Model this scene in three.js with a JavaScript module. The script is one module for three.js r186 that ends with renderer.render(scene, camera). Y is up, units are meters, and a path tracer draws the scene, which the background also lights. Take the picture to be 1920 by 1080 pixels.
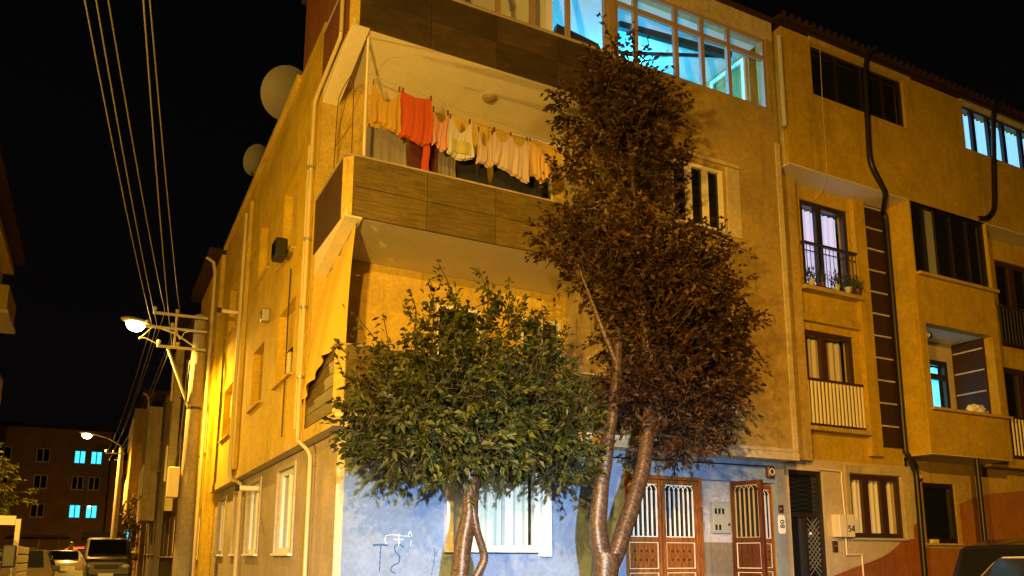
import * as THREE from 'three';
import { mergeGeometries, toCreasedNormals } from 'three/addons/utils/BufferGeometryUtils.js';
import { RoundedBoxGeometry } from 'three/addons/geometries/RoundedBoxGeometry.js';
import { MarchingCubes } from 'three/addons/objects/MarchingCubes.js';
import { FontLoader } from 'three/addons/loaders/FontLoader.js';
import { TextGeometry } from 'three/addons/geometries/TextGeometry.js';

// ---------------------------------------------------------------- camera, sky, lights, exposure
const scene = new THREE.Scene();
const renderer = new THREE.WebGLRenderer({ antialias: true });
renderer.setSize(1024, 576);
renderer.toneMapping = THREE.LinearToneMapping;
renderer.toneMappingExposure = 1.35;
renderer.shadowMap.enabled = true;
renderer.shadowMap.type = THREE.PCFSoftShadowMap;

const camera = new THREE.PerspectiveCamera(53.7, 16 / 9, 0.1, 400);
{
  const pitch = Math.atan(280 / 1511), yaw = Math.atan(813 / Math.hypot(1511, 280));
  camera.fov = 2 * Math.atan(765 / 1511) * 180 / Math.PI;
  camera.position.set(-2.61, 1.55, 10.17);
  camera.lookAt(-2.61 + Math.sin(yaw) * Math.cos(pitch), 1.55 + Math.sin(pitch), 10.17 - Math.cos(yaw) * Math.cos(pitch));
  camera.setViewOffset(2720, 1530, 375, 0, 1920, 1080);
  camera.updateProjectionMatrix();
}
{ // night sky: almost black, a trace of town glow low down
  const w = 32, h = 16, d = new Float32Array(w * h * 4);
  for (let j = 0; j < h; j++) for (let i = 0; i < w; i++) {
    const el = Math.abs((j + 0.5) / h - 0.5) * 2, g = 0.0006 + 0.0012 * Math.pow(1 - el, 3), k = (j * w + i) * 4;
    d[k] = g * 1.15; d[k + 1] = g * 0.9; d[k + 2] = g * 0.85; d[k + 3] = 1;
  }
  const sky = new THREE.DataTexture(d, w, h, THREE.RGBAFormat, THREE.FloatType);
  sky.mapping = THREE.EquirectangularReflectionMapping; sky.magFilter = THREE.LinearFilter; sky.needsUpdate = true;
  scene.background = sky; scene.environment = sky;
}
const moon = new THREE.DirectionalLight(0xcfd8ff, 0.004);
moon.position.set(-12, 30, 18); moon.target.position.set(4, 0, -4); moon.castShadow = true;
moon.shadow.camera.left = -40; moon.shadow.camera.right = 40; moon.shadow.camera.top = 40; moon.shadow.camera.bottom = -40; moon.shadow.camera.far = 120;
moon.shadow.mapSize.set(2048, 2048);
scene.add(moon, moon.target);
const SODIUM = new THREE.Color().setRGB(1.0, 0.48, 0.065), SODIUM_Y = new THREE.Color().setRGB(1.0, 0.55, 0.07), HEAD = new THREE.Color().setRGB(0.74, 0.86, 1.0), CYAN = new THREE.Color().setRGB(0.02, 0.47, 1.0);
const LUM = { behind: 1450, post: 340, side: 85, near: 190, far: 420, flood: 720, room: 22 };

// ---------------------------------------------------------------- helpers
let seed = 7;
function srand(s) { seed = s >>> 0; }
function R() { seed = (seed + 0x6D2B79F5) >>> 0; let t = seed; t = Math.imul(t ^ (t >>> 15), t | 1); t ^= t + Math.imul(t ^ (t >>> 7), t | 61); return ((t ^ (t >>> 14)) >>> 0) / 4294967296; }
const rr = (a, b) => a + (b - a) * R(), lerp = (a, b, t) => a + (b - a) * t, clamp = (x, a, b) => Math.min(b, Math.max(a, x));
const V = (x, y, z) => new THREE.Vector3(x, y, z);
function lattice(n, s) { srand(s); const a = new Float32Array(n * n); for (let i = 0; i < n * n; i++) a[i] = R(); return a; }
function vnoise(L, n, x, y) { // tileable value noise
  const xi = Math.floor(x), yi = Math.floor(y), fx = x - xi, fy = y - yi, u = fx * fx * (3 - 2 * fx), v = fy * fy * (3 - 2 * fy);
  const g = (i, j) => L[(((j % n) + n) % n) * n + (((i % n) + n) % n)];
  return lerp(lerp(g(xi, yi), g(xi + 1, yi), u), lerp(g(xi, yi + 1), g(xi + 1, yi + 1), u), v);
}
function noiseTex(size, fn, srgb = true) { // fn(u, v in 0..1) -> [r, g, b] in 0..1
  const d = new Uint8Array(size * size * 4);
  for (let j = 0; j < size; j++) for (let i = 0; i < size; i++) {
    const c = fn(i / size, j / size), k = (j * size + i) * 4;
    d[k] = clamp(c[0], 0, 1) * 255; d[k + 1] = clamp(c[1], 0, 1) * 255; d[k + 2] = clamp(c[2], 0, 1) * 255; d[k + 3] = 255;
  }
  const t = new THREE.DataTexture(d, size, size, THREE.RGBAFormat);
  t.wrapS = t.wrapT = THREE.RepeatWrapping; t.magFilter = THREE.LinearFilter; t.minFilter = THREE.LinearMipmapLinearFilter; t.generateMipmaps = true;
  if (srgb) t.colorSpace = THREE.SRGBColorSpace;
  t.needsUpdate = true; return t;
}
const rep = (t, sx, sy = sx) => { const c = t.clone(); c.repeat.set(sx, sy); c.needsUpdate = true; return c; };
const L8 = lattice(8, 11), L16 = lattice(16, 12), L32 = lattice(32, 13), L64 = lattice(64, 14), L128 = lattice(128, 15);
const fbm = (u, v) => 0.4 * vnoise(L8, 8, u * 8, v * 8) + 0.27 * vnoise(L16, 16, u * 16, v * 16) + 0.18 * vnoise(L32, 32, u * 32, v * 32) + 0.15 * vnoise(L64, 64, u * 64, v * 64);
const plasterTex = noiseTex(512, (u, v) => { // blotched, rain-streaked render
  const b = fbm(u, v), s = vnoise(L64, 64, u * 64, v * 4 + 0.3), g = vnoise(L128, 128, u * 128, v * 128);
  let k = 0.83 + 0.22 * (b - 0.5) + 0.1 * (g - 0.5);
  if (s > 0.66) k -= (s - 0.66) * 0.45 * vnoise(L8, 8, u * 8 + 3, v * 8);
  return [k, k * 0.985, k * 0.96];
});
const wornTex = noiseTex(512, (u, v) => { // paint with scuffed and repainted patches
  const b = fbm(u, v), p = vnoise(L16, 16, u * 16 + 5, v * 16 + 2), g = vnoise(L128, 128, u * 128, v * 128), q = fbm(v + 0.37, u + 0.11);
  let k = 0.84 + 0.16 * (b - 0.5) + 0.08 * (g - 0.5), r = k, gg = k, bb = k;
  const w = clamp((q * 0.7 + p * 0.3 - 0.575) * 14, 0, 1) * 0.5;
  r = lerp(r, 0.97, w); gg = lerp(gg, 0.92, w); bb = lerp(bb, 0.84, w);
  return [r, gg, bb];
});
const grainTex = noiseTex(256, (u, v) => { const k = 0.55 * vnoise(L128, 128, u * 128, v * 128) + 0.45 * vnoise(L64, 64, u * 64, v * 64); return [k, k, k]; }, false);
const woodTex = noiseTex(256, (u, v) => { const k = 0.72 + 0.32 * (vnoise(L64, 64, u * 64, v * 5) - 0.4) + 0.16 * (vnoise(L128, 128, u * 128, v * 12) - 0.5); return [k, k * 0.95, k * 0.88]; });
const asphaltTex = noiseTex(512, (u, v) => { const k = 0.62 + 0.3 * (fbm(u, v) - 0.5) + 0.3 * (vnoise(L128, 128, u * 128, v * 128) - 0.5); return [k, k, k]; });
const barkTex = noiseTex(256, (u, v) => { const k = 0.7 + 0.35 * (vnoise(L16, 16, u * 16, v * 16 * 3) - 0.5) + 0.3 * (vnoise(L64, 64, u * 32, v * 64) - 0.5); return [k, k, k]; });
const tileTex = noiseTex(256, (u, v) => { const k = 0.8 + 0.2 * (vnoise(L128, 128, u * 6, v * 100) - 0.5) + 0.25 * (fbm(u, v) - 0.5); return [k, k * 0.97, k * 0.92]; });

function mat(rgb, o = {}) {
  const m = o.phys ? new THREE.MeshPhysicalMaterial() : new THREE.MeshStandardMaterial();
  m.color.setRGB(...rgb); m.roughness = o.rough ?? 0.85; m.metalness = o.metal ?? 0;
  if (o.map) m.map = o.map;
  if (o.bump) { m.bumpMap = o.bump; m.bumpScale = o.bs ?? 0.004; }
  if (o.vc) m.vertexColors = true;
  if (o.ds) m.side = THREE.DoubleSide;
  if (o.emit) { m.emissive.setRGB(...o.emit); m.emissiveIntensity = o.ei ?? 1; }
  for (const k of ['transmission', 'thickness', 'ior', 'clearcoat', 'clearcoatRoughness', 'sheen', 'sheenRoughness']) if (o[k] !== undefined) m[k] = o[k];
  return m;
}
const smoothTex = noiseTex(256, (u, v) => { const k = 0.95 + 0.06 * (fbm(u, v) - 0.5) + 0.04 * (vnoise(L128, 128, u * 128, v * 128) - 0.5); return [k, k, k]; });
const sm = rep(smoothTex, 0.23);
const pl4 = rep(plasterTex, 0.27), pl6 = rep(plasterTex, 0.19), wn = rep(wornTex, 0.22), gr = rep(grainTex, 1.1), wd = rep(woodTex, 1.3), asp = rep(asphaltTex, 0.35), bk = rep(barkTex, 1.5, 1.5), ti = rep(tileTex, 0.8);
const M = {
  yellow: mat([0.9, 0.64, 0.03], { map: pl4, bump: gr }), yellowTrim: mat([0.85, 0.63, 0.12], { map: pl4, bump: gr }),
  cream: mat([0.55, 0.4, 0.11], { map: pl6, bump: gr }), creamLight: mat([0.78, 0.66, 0.38], { map: pl4, bump: gr }), soffit: mat([0.8, 0.72, 0.54], { map: sm, bump: gr }),
  blue: mat([0.28, 0.42, 0.72], { map: wn, bump: gr }), beige: mat([0.56, 0.47, 0.34], { map: wn, bump: gr }), cornerWhite: mat([0.84, 0.8, 0.68], { map: pl4, bump: gr }),
  clad: [mat([0.2, 0.155, 0.035], { map: ti, rough: 0.55 }), mat([0.18, 0.138, 0.03], { map: ti, rough: 0.55 }), mat([0.22, 0.17, 0.04], { map: ti, rough: 0.55 })],
  cladDark: [mat([0.1, 0.07, 0.03], { map: ti, rough: 0.55 }), mat([0.085, 0.06, 0.027], { map: ti, rough: 0.55 }), mat([0.115, 0.08, 0.035], { map: ti, rough: 0.55 })],
  cladBrown: mat([0.1, 0.05, 0.02], { map: pl4, bump: gr }), grout: mat([0.09, 0.06, 0.03], { bump: gr }), coping: mat([0.6, 0.5, 0.38], { map: pl4 }),
  redWall: mat([0.3, 0.1, 0.045], { map: pl4 }), roof: mat([0.055, 0.018, 0.012], { map: pl4 }), ochre: mat([0.72, 0.49, 0.02], { map: pl6, bump: gr }), ochreLight: mat([0.7, 0.5, 0.12], { map: pl6, bump: gr }),
  rbCream: mat([0.72, 0.58, 0.36], { map: wn, bump: gr }), rbDado: mat([0.42, 0.13, 0.025], { map: pl4, bump: gr }), rbBrown: mat([0.045, 0.018, 0.012], { map: pl4, rough: 0.6 }),
  white: mat([0.84, 0.85, 0.84], { rough: 0.4 }), whiteDull: mat([0.7, 0.69, 0.64], { map: pl4, rough: 0.6 }), ivory: mat([0.78, 0.7, 0.5], { rough: 0.5 }),
  darkFrame: mat([0.02, 0.014, 0.012], { rough: 0.4 }), brownFrame: mat([0.05, 0.022, 0.014], { rough: 0.45 }), black: mat([0.014, 0.013, 0.013], { rough: 0.5 }),
  glassDark: mat([0.01, 0.011, 0.012], { rough: 0.06 }), glassDim: mat([0.03, 0.028, 0.025], { rough: 0.12 }),
  glass: mat([1, 1, 1], { phys: true, rough: 0.02, transmission: 1, thickness: 0, ior: 1.45 }),
  curtain: mat([0.72, 0.7, 0.62], { rough: 0.95, ds: true }), curtainGreen: mat([0.62, 0.7, 0.62], { rough: 0.95, ds: true }), net: mat([0.5, 0.44, 0.34], { rough: 0.95, ds: true }),
  litLavender: mat([0.5, 0.5, 0.55], { rough: 0.95, emit: [0.5, 0.56, 0.95], ei: 0.6 }), litCyan: mat([0.3, 0.4, 0.45], { rough: 0.95, emit: [0.06, 0.66, 0.95], ei: 1.1 }), litBlue: mat([0.3, 0.4, 0.45], { rough: 0.95, emit: [0.2, 0.6, 1.0], ei: 0.95 }),
  wood: mat([0.42, 0.17, 0.04], { map: wd, rough: 0.5 }), woodDark: mat([0.16, 0.05, 0.016], { map: wd, rough: 0.45 }), woodPanel: [mat([0.46, 0.19, 0.04], { map: wd, rough: 0.5 }), mat([0.4, 0.16, 0.035], { map: wd, rough: 0.5 }), mat([0.5, 0.21, 0.05], { map: wd, rough: 0.5 })],
  pipeWhite: mat([0.6, 0.5, 0.28], { rough: 0.55 }), attFrame: mat([0.34, 0.24, 0.16], { rough: 0.5 }), pipeBlack: mat([0.012, 0.011, 0.011], { rough: 0.45 }), metal: mat([0.45, 0.45, 0.43], { rough: 0.45, metal: 0.6 }), iron: mat([0.05, 0.048, 0.045], { rough: 0.5, metal: 0.4 }),
  concrete: mat([0.48, 0.43, 0.34], { map: pl6, bump: gr, bs: 0.006 }), galv: mat([0.5, 0.48, 0.42], { rough: 0.5, metal: 0.35 }), meterGrey: mat([0.3, 0.34, 0.32], { rough: 0.6 }), dish: mat([0.55, 0.53, 0.5], { rough: 0.6 }),
  bark: mat([0.15, 0.085, 0.045], { map: bk, bump: bk, bs: 0.004, rough: 0.42 }), twig: mat([0.04, 0.025, 0.015], { rough: 0.8 }),
  roomWhite: mat([0.8, 0.8, 0.8], { rough: 0.9 }), wire: mat([0.2, 0.19, 0.17], { rough: 0.4, metal: 0.4 }), asphalt: mat([0.06, 0.058, 0.055], { map: asp, bump: rep(grainTex, 3), bs: 0.006, rough: 0.9 }), paving: mat([0.34, 0.31, 0.27], { map: asp, bump: gr, rough: 0.9 }), kerb: mat([0.42, 0.4, 0.36], { map: asp, rough: 0.9 }),
  lens: mat([0.9, 0.8, 0.5], { emit: [1, 0.78, 0.3], ei: 40 }), lensFar: mat([0.9, 0.7, 0.4], { emit: [1, 0.62, 0.18], ei: 30 }),
};
// uv in metres by the way a face points
function uvM(g) {
  const p = g.attributes.position, n = g.attributes.normal, uv = new Float32Array(p.count * 2);
  for (let i = 0; i < p.count; i++) {
    const ax = Math.abs(n.getX(i)), ay = Math.abs(n.getY(i)), az = Math.abs(n.getZ(i));
    const x = p.getX(i), y = p.getY(i), z = p.getZ(i);
    if (ay > ax && ay > az) { uv[2 * i] = x; uv[2 * i + 1] = z; } else if (ax > az) { uv[2 * i] = z; uv[2 * i + 1] = y; } else { uv[2 * i] = x; uv[2 * i + 1] = y; }
  }
  g.setAttribute('uv', new THREE.BufferAttribute(uv, 2)); return g;
}
const used = {};
function numbered(n) { if (!(n in used)) { used[n] = 0; return n; } used[n]++; return n + '_' + String(used[n]).padStart(3, '0'); }
const baseOf = new WeakMap();
function thing(name, label, category, at = [0, 0, 0], group, kind) {
  const o = new THREE.Group(); o.name = numbered(name); o.position.set(...at); scene.add(o); baseOf.set(o, V(...at));
  o.userData = { label, category }; if (group) o.userData.group = group; if (kind) o.userData.kind = kind;
  return o;
}
function join(gs) {
  gs = (Array.isArray(gs) ? gs : [gs]).map((g) => { g = g.index ? g.toNonIndexed() : g; for (const k of Object.keys(g.attributes)) if (!['position', 'normal', 'uv', 'color'].includes(k)) g.deleteAttribute(k); return g; });
  return gs.length === 1 ? gs[0] : mergeGeometries(gs);
}
// one named mesh; geometries come in world metres and are moved to the parent's base
function part(parent, name, gs, m, o = {}) {
  const g = join(gs); if (!o.keepUV) uvM(g);
  const b = parent ? baseOf.get(parent) : null; if (b) g.translate(-b.x, -b.y, -b.z);
  const mesh = new THREE.Mesh(g, m); mesh.castShadow = mesh.receiveShadow = true;
  if (parent) { mesh.name = name; parent.add(mesh); if (b) baseOf.set(mesh, b); } else { mesh.name = numbered(name); scene.add(mesh); }
  if (o.label) mesh.userData.label = o.label; if (o.kind) mesh.userData.kind = o.kind;
  return mesh;
}
function solo(name, label, category, gs, m, group, o = {}) { // a thing of one mesh, its origin at its base
  const g = join(gs); if (!o.keepUV) uvM(g); g.computeBoundingBox();
  const c = g.boundingBox.getCenter(V(0, 0, 0)); c.y = g.boundingBox.min.y; g.translate(-c.x, -c.y, -c.z);
  const mesh = new THREE.Mesh(g, m); mesh.position.copy(c); mesh.castShadow = mesh.receiveShadow = true; mesh.name = numbered(name); scene.add(mesh);
  mesh.userData = { label, category }; if (group) mesh.userData.group = group; if (o.kind) mesh.userData.kind = o.kind; baseOf.set(mesh, c.clone());
  return mesh;
}
function struct(name, gs, m, label) { const x = part(null, name, gs, m); x.userData.kind = 'structure'; if (label) x.userData.label = label; return x; }
const bx = (x0, x1, y0, y1, z0, z1) => new THREE.BoxGeometry(Math.abs(x1 - x0), Math.abs(y1 - y0), Math.abs(z1 - z0)).translate((x0 + x1) / 2, (y0 + y1) / 2, (z0 + z1) / 2);
const rbx = (x0, x1, y0, y1, z0, z1, r = 0.02) => new RoundedBoxGeometry(Math.abs(x1 - x0), Math.abs(y1 - y0), Math.abs(z1 - z0), 2, Math.min(r, Math.abs(x1 - x0) / 2.1, Math.abs(y1 - y0) / 2.1, Math.abs(z1 - z0) / 2.1)).translate((x0 + x1) / 2, (y0 + y1) / 2, (z0 + z1) / 2);
function tube(pts, r, seg = 8, n) { return new THREE.TubeGeometry(new THREE.CatmullRomCurve3(pts.map((p) => V(...p)), false, 'catmullrom', 0.2), n ?? Math.max(2, pts.length * 4), r, seg, false); }
function rod(a, b, r, r2 = r, seg = 8) {
  const A = V(...a), B = V(...b), d = B.clone().sub(A), g = new THREE.CylinderGeometry(r2, r, d.length(), seg, 1);
  g.applyQuaternion(new THREE.Quaternion().setFromUnitVectors(V(0, 1, 0), d.normalize())); return g.translate((a[0] + b[0]) / 2, (a[1] + b[1]) / 2, (a[2] + b[2]) / 2);
}
function bar(a, b, w, t = w) { // square section from a to b
  const A = V(...a), B = V(...b), d = B.clone().sub(A), g = new THREE.BoxGeometry(w, d.length(), t);
  g.applyQuaternion(new THREE.Quaternion().setFromUnitVectors(V(0, 1, 0), d.normalize())); return g.translate((a[0] + b[0]) / 2, (a[1] + b[1]) / 2, (a[2] + b[2]) / 2);
}
// faces: 'Z' looks to +z (u = x), 'X' looks to -x (u = z); w > 0 stands proud of the face
const FZ = (at) => ({ a: 'Z', at }), FX = (at) => ({ a: 'X', at });
const onto = (f, g) => (f.a === 'Z' ? g.translate(0, 0, f.at) : g.rotateY(-Math.PI / 2).translate(f.at, 0, 0));
const fb = (f, u0, u1, v0, v1, w0, w1) => onto(f, bx(u0, u1, v0, v1, w0, w1));
const frb = (f, u0, u1, v0, v1, w0, w1, r) => onto(f, rbx(u0, u1, v0, v1, w0, w1, r));
function wallG(f, u0, u1, v0, v1, t, holes = []) {
  const s = new THREE.Shape([[u0, v0], [u1, v0], [u1, v1], [u0, v1]].map((p) => new THREE.Vector2(...p)));
  for (const [a, b, c, d] of holes) s.holes.push(new THREE.Path([[a, c], [a, d], [b, d], [b, c]].map((p) => new THREE.Vector2(...p))));
  return onto(f, new THREE.ExtrudeGeometry(s, { depth: t, bevelEnabled: false }).translate(0, 0, -t));
}
function polyG(f, pts, w0, w1) { return onto(f, new THREE.ExtrudeGeometry(new THREE.Shape(pts.map((p) => new THREE.Vector2(...p))), { depth: w1 - w0, bevelEnabled: false }).translate(0, 0, w0)); }
function pleat(f, u0, u1, v0, v1, w, amp, per, ph = 0) { // a hanging curtain
  const n = Math.max(8, Math.round((u1 - u0) / per * 6)), g = new THREE.PlaneGeometry(u1 - u0, v1 - v0, n, 3), p = g.attributes.position;
  for (let i = 0; i < p.count; i++) { const x = p.getX(i); p.setZ(i, amp * Math.sin((x / per) * 6.283 + ph + 0.7 * Math.sin(x * 3.1 + ph))); }
  g.computeVertexNormals(); return onto(f, g.translate((u0 + u1) / 2, (v0 + v1) / 2, w));
}
// window: frame mesh with panes (and curtain, sill) as its pieces
function win(parent, f, u0, u1, v0, v1, o = {}) {
  const fw = o.fw ?? 0.06, w = o.w ?? -0.08, d = o.d ?? 0.07, us = [u0, ...(o.mull ?? []), u1], vs = [v0, ...(o.trans ?? []), v1], g = [];
  const mw = o.mw ?? fw;
  g.push(fb(f, u0, u1, v0, v0 + fw, w, w + d), fb(f, u0, u1, v1 - fw, v1, w, w + d), fb(f, u0, u0 + fw, v0 + fw, v1 - fw, w, w + d), fb(f, u1 - fw, u1, v0 + fw, v1 - fw, w, w + d));
  for (const u of o.mull ?? []) g.push(fb(f, u - mw / 2, u + mw / 2, v0 + fw, v1 - fw, w + 0.002, w + d + 0.004));
  for (const v of o.trans ?? []) for (let i = 0; i + 1 < us.length; i++) g.push(fb(f, us[i] + (i ? mw / 2 : fw), us[i + 1] - (i + 2 < us.length ? mw / 2 : fw), v - mw / 2, v + mw / 2, w + 0.001, w + d - 0.002));
  const m = part(parent, o.name ?? 'window', g, o.frame ?? M.white, { label: o.label });
  for (let i = 0; i + 1 < us.length; i++) for (let j = 0; j + 1 < vs.length; j++) {
    if (o.open && o.open(i, j)) continue;
    const a = us[i] + (i ? mw / 2 : fw) - 0.004, b = us[i + 1] - (i + 2 < us.length ? mw / 2 : fw) + 0.004, c = vs[j] + (j ? mw / 2 : fw) - 0.004, e = vs[j + 1] - (j + 2 < vs.length ? mw / 2 : fw) + 0.004;
    const pm = typeof o.pane === 'function' ? o.pane(i, j) : (o.pane ?? M.glassDark);
    part(m, 'pane', pm === M.glass ? onto(f, new THREE.PlaneGeometry(b - a, e - c).translate((a + b) / 2, (c + e) / 2, w + 0.02)) : fb(f, a, b, c, e, w + 0.012, w + 0.02), pm);
  }
  if (o.curtain) part(m, 'curtain', pleat(f, u0 + fw, u1 - fw, v0 + 0.03, v1 - fw, w - 0.1, 0.025, 0.16, u0 * 7), o.curtain);
  if (o.sill) part(m, 'sill', frb(f, u0 - 0.06, u1 + 0.06, v0 - 0.05, v0 - 0.003, w, 0.07, 0.012), o.sillMat ?? M.whiteDull);
  return m;
}
const groundY = (z) => (z < -2 ? 0.0155 * (-2 - z) : 0);

// ---------------------------------------------------------------- ground
function strip(x0, x1, z0, z1, dy, n = 40) {
  const g = new THREE.PlaneGeometry(x1 - x0, z1 - z0, 1, n).rotateX(-Math.PI / 2).translate((x0 + x1) / 2, 0, (z0 + z1) / 2), p = g.attributes.position;
  for (let i = 0; i < p.count; i++) p.setY(i, groundY(p.getZ(i)) + dy);
  g.computeVertexNormals(); return g;
}
struct('ground', strip(-160, 160, -150, 120, -0.03, 200), M.asphalt);
struct('road', [strip(-5.9, -1.25, -70, 2.7, 0, 60), strip(-60, 60, 2.7, 11.5, 0.004, 2)], M.asphalt);
struct('pavement', [bx(-1.15, 26, 0, 0.13, -0.4, 2.55), (() => { const g = strip(-1.15, 0.2, -64, -0.4, 0.13, 60); return g; })(), bx(-60, 60, 0, 0.13, 11.75, 19)], M.paving);
struct('kerb', [bx(-1.15, 26, 0, 0.135, 2.55, 2.7), (() => { const g = strip(-1.25, -1.15, -64, 2.55, 0.134, 60); return g; })(), bx(-60, 60, 0, 0.135, 11.6, 11.75)], M.kerb);

// ---------------------------------------------------------------- the corner building
const W1 = 3.24, W2 = 6.1, W3 = 8.97;
const B = thing('corner_apartment_building', 'yellow corner apartment block with tiled corner balconies and a pale blue ground floor', 'building', [4, 0, -6]);
const fz = FZ(0), fzg = FZ(-0.4), fx = FX(0), fxg = FX(0.18);
{ // ground floor
  part(B, 'blue_ground_wall', wallG(fzg, 0.25, 8.2, 0, W1, 0.3, [[1.72, 3.3, 1.6, 2.86], [4.78, 6.3, 0.1, 2.84], [6.33, 8.0, 0.1, 2.84]]), M.blue, { label: 'pale blue painted ground floor wall with scuffed patches' });
  part(B, 'beige_ground_wall', [wallG(fxg, -12.7, -0.47, 0, W1, 0.3, [[-4.37, -3.05, 1.62, 3.02], [-7.5, -6.1, 1.62, 3.02], [-9.35, -8.4, 1.62, 2.96], [-11.95, -10.7, 1.62, 2.96]])], M.beige, { label: 'beige lower wall along the narrow street' });
  const cs = new THREE.Shape([[0.176, 0.47], [0.25, 0.396], [0.36, 0.43], [0.36, 0.6], [0.21, 0.6]].map((p) => new THREE.Vector2(...p)));
  part(B, 'corner_strip', new THREE.ExtrudeGeometry(cs, { depth: W1 - 0.02, bevelEnabled: false }).rotateX(-Math.PI / 2).applyMatrix4(new THREE.Matrix4().makeTranslation(0, 0.01, 0)), M.cornerWhite, { label: 'white painted chamfered corner edge' });
  part(B, 'ground_slab', bx(0.0, 8.17, W1 - 0.02, W1 + 0.16, -12.7, -0.001), M.soffit);
  part(B, 'ledge_trim', [bx(-0.02, 0.0, W1 - 0.03, W1 + 0.15, -12.7, 0.0)], M.yellowTrim); part(B, 'ledge_trim', bx(-0.02, 8.19, W1 - 0.03, W1 + 0.1, 0.001, 0.02), M.creamLight);
  part(B, 'rear_wall', [bx(0.2, 8.17, 0, 10.1, -12.7, -12.5), bx(7.97, 8.17, 0, 11.5, -12.5, -0.45)], M.cream);
}
{ // upper walls
  const lw = [[-4.35, -3.15, 6.75, 8.2], [-4.2, -2.85, 4.5, 5.8], [-6.9, -5.6, 7.2, 8.5], [-6.85, -5.6, 4.5, 5.7], [-11, -9.6, 4.4, 5.65], [-11.2, -9.9, 7.1, 8.4]];
  part(B, 'yellow_side_wall', wallG(fx, -12.7, -1.72, W1 + 0.16, 10.1, 0.28, lw), M.yellow, { label: 'bright yellow rendered side wall' });
  let o9 = 0;
  for (const [a, b, c, d] of lw) { const m = win(B, fx, a, b, c, d, { w: -0.25, fw: 0.07, mull: [(a + b) / 2], frame: M.ivory, pane: M.glassDim, sill: true, sillMat: M.yellowTrim });
    part(m, 'roller_shutter', Array.from({ length: Math.floor((d - c) * (o9++ % 3 === 1 ? 0.55 : 0.93) / 0.06) }, (_, i) => frb(fx, a + 0.02, b - 0.02, d - 0.06 * (i + 1), d - 0.06 * i - 0.004, -0.165, -0.15, 0.006)), M.yellowTrim); }
  part(B, 'pilaster', [frb(fx, -8.75, -8.05, W1 + 0.17, 9.6, 0, 0.09, 0.02)], M.yellowTrim);
  const fw = [[5.25, 6.86, 3.85, 5.62], [5.6, 6.76, 7.15, 8.34]];
  part(B, 'cream_front_wall', [wallG(fz, 4.45, 8.17, W1 + 0.16, 9.855, 0.28, fw)], M.cream, { label: 'cream rendered front wall beside the balconies' });
  win(B, fz, 5.25, 6.86, 3.85, 5.62, { w: -0.12, mull: [5.8, 6.35], frame: M.white, pane: M.glassDark, sill: true });
  win(B, fz, 5.6, 6.76, 7.15, 8.34, { w: -0.1, mull: [6.0, 6.37], mw: 0.11, fw: 0.07, frame: M.ivory, pane: M.glassDark, sill: true });
  part(B, 'window_surround', [frb(fz, 6.8, 7.12, 7.1, 8.42, 0.002, 0.035, 0.012), frb(fz, 5.5, 7.12, 8.43, 8.5, 0.002, 0.05, 0.012)], M.creamLight);
  part(B, 'corner_band', [frb(fz, 8.05, 8.175, W1 + 0.12, 9.2, 0.002, 0.03, 0.01), frb(fz, 4.5, 8.04, W1 + 0.105, W1 + 0.17, 0.002, 0.025, 0.008)], M.creamLight);
}
// balconies: slabs, back walls, parapets of cladding panels
part(B, 'balcony_slab', [bx(0.03, 4.44, W2, W2 + 0.14, -1.62, -0.03)], M.soffit);
part(B, 'balcony_slab', [bx(0.03, 8.0, W3, W3 + 0.14, -1.62, -0.03), bx(0.03, 7.96, W3, W3 + 0.14, -12.4, -1.9)], M.soffit);
part(B, 'balcony_back_wall', [wallG(FZ(-1.62), 0.001, 4.44, W1 + 0.17, W2 - 0.002, 0.25, [[2.0, 2.8, 3.42, 5.62], [3.55, 4.35, 4.5, 5.62]]), wallG(FZ(-1.62), 0.001, 4.44, W2 + 0.142, W3 - 0.002, 0.25, [[1.9, 2.7, 6.3, 8.4], [3.3, 4.2, 7.1, 8.4]])], M.yellowTrim);
part(B, 'balcony_side_wall', [bx(4.44, 4.7, W1 + 0.17, W3 - 0.002, -1.87, -0.29)], M.creamLight);
win(B, FZ(-1.62), 3.55, 4.35, 4.5, 5.62, { w: -0.1, mull: [3.95], frame: M.white, pane: M.glassDark, sill: true });
win(B, FZ(-1.62), 2.0, 2.8, 3.42, 5.62, { name: 'balcony_door', w: -0.1, trans: [4.3], frame: M.white, pane: M.glassDark });
win(B, FZ(-1.62), 3.3, 4.2, 7.1, 8.4, { w: -0.1, mull: [3.75], frame: M.white, pane: M.glassDark, sill: true });
win(B, FZ(-1.62), 1.9, 2.7, 6.3, 8.4, { name: 'balcony_door', w: -0.1, trans: [7.2], frame: M.white, pane: M.glassDark });
srand(31);
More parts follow.
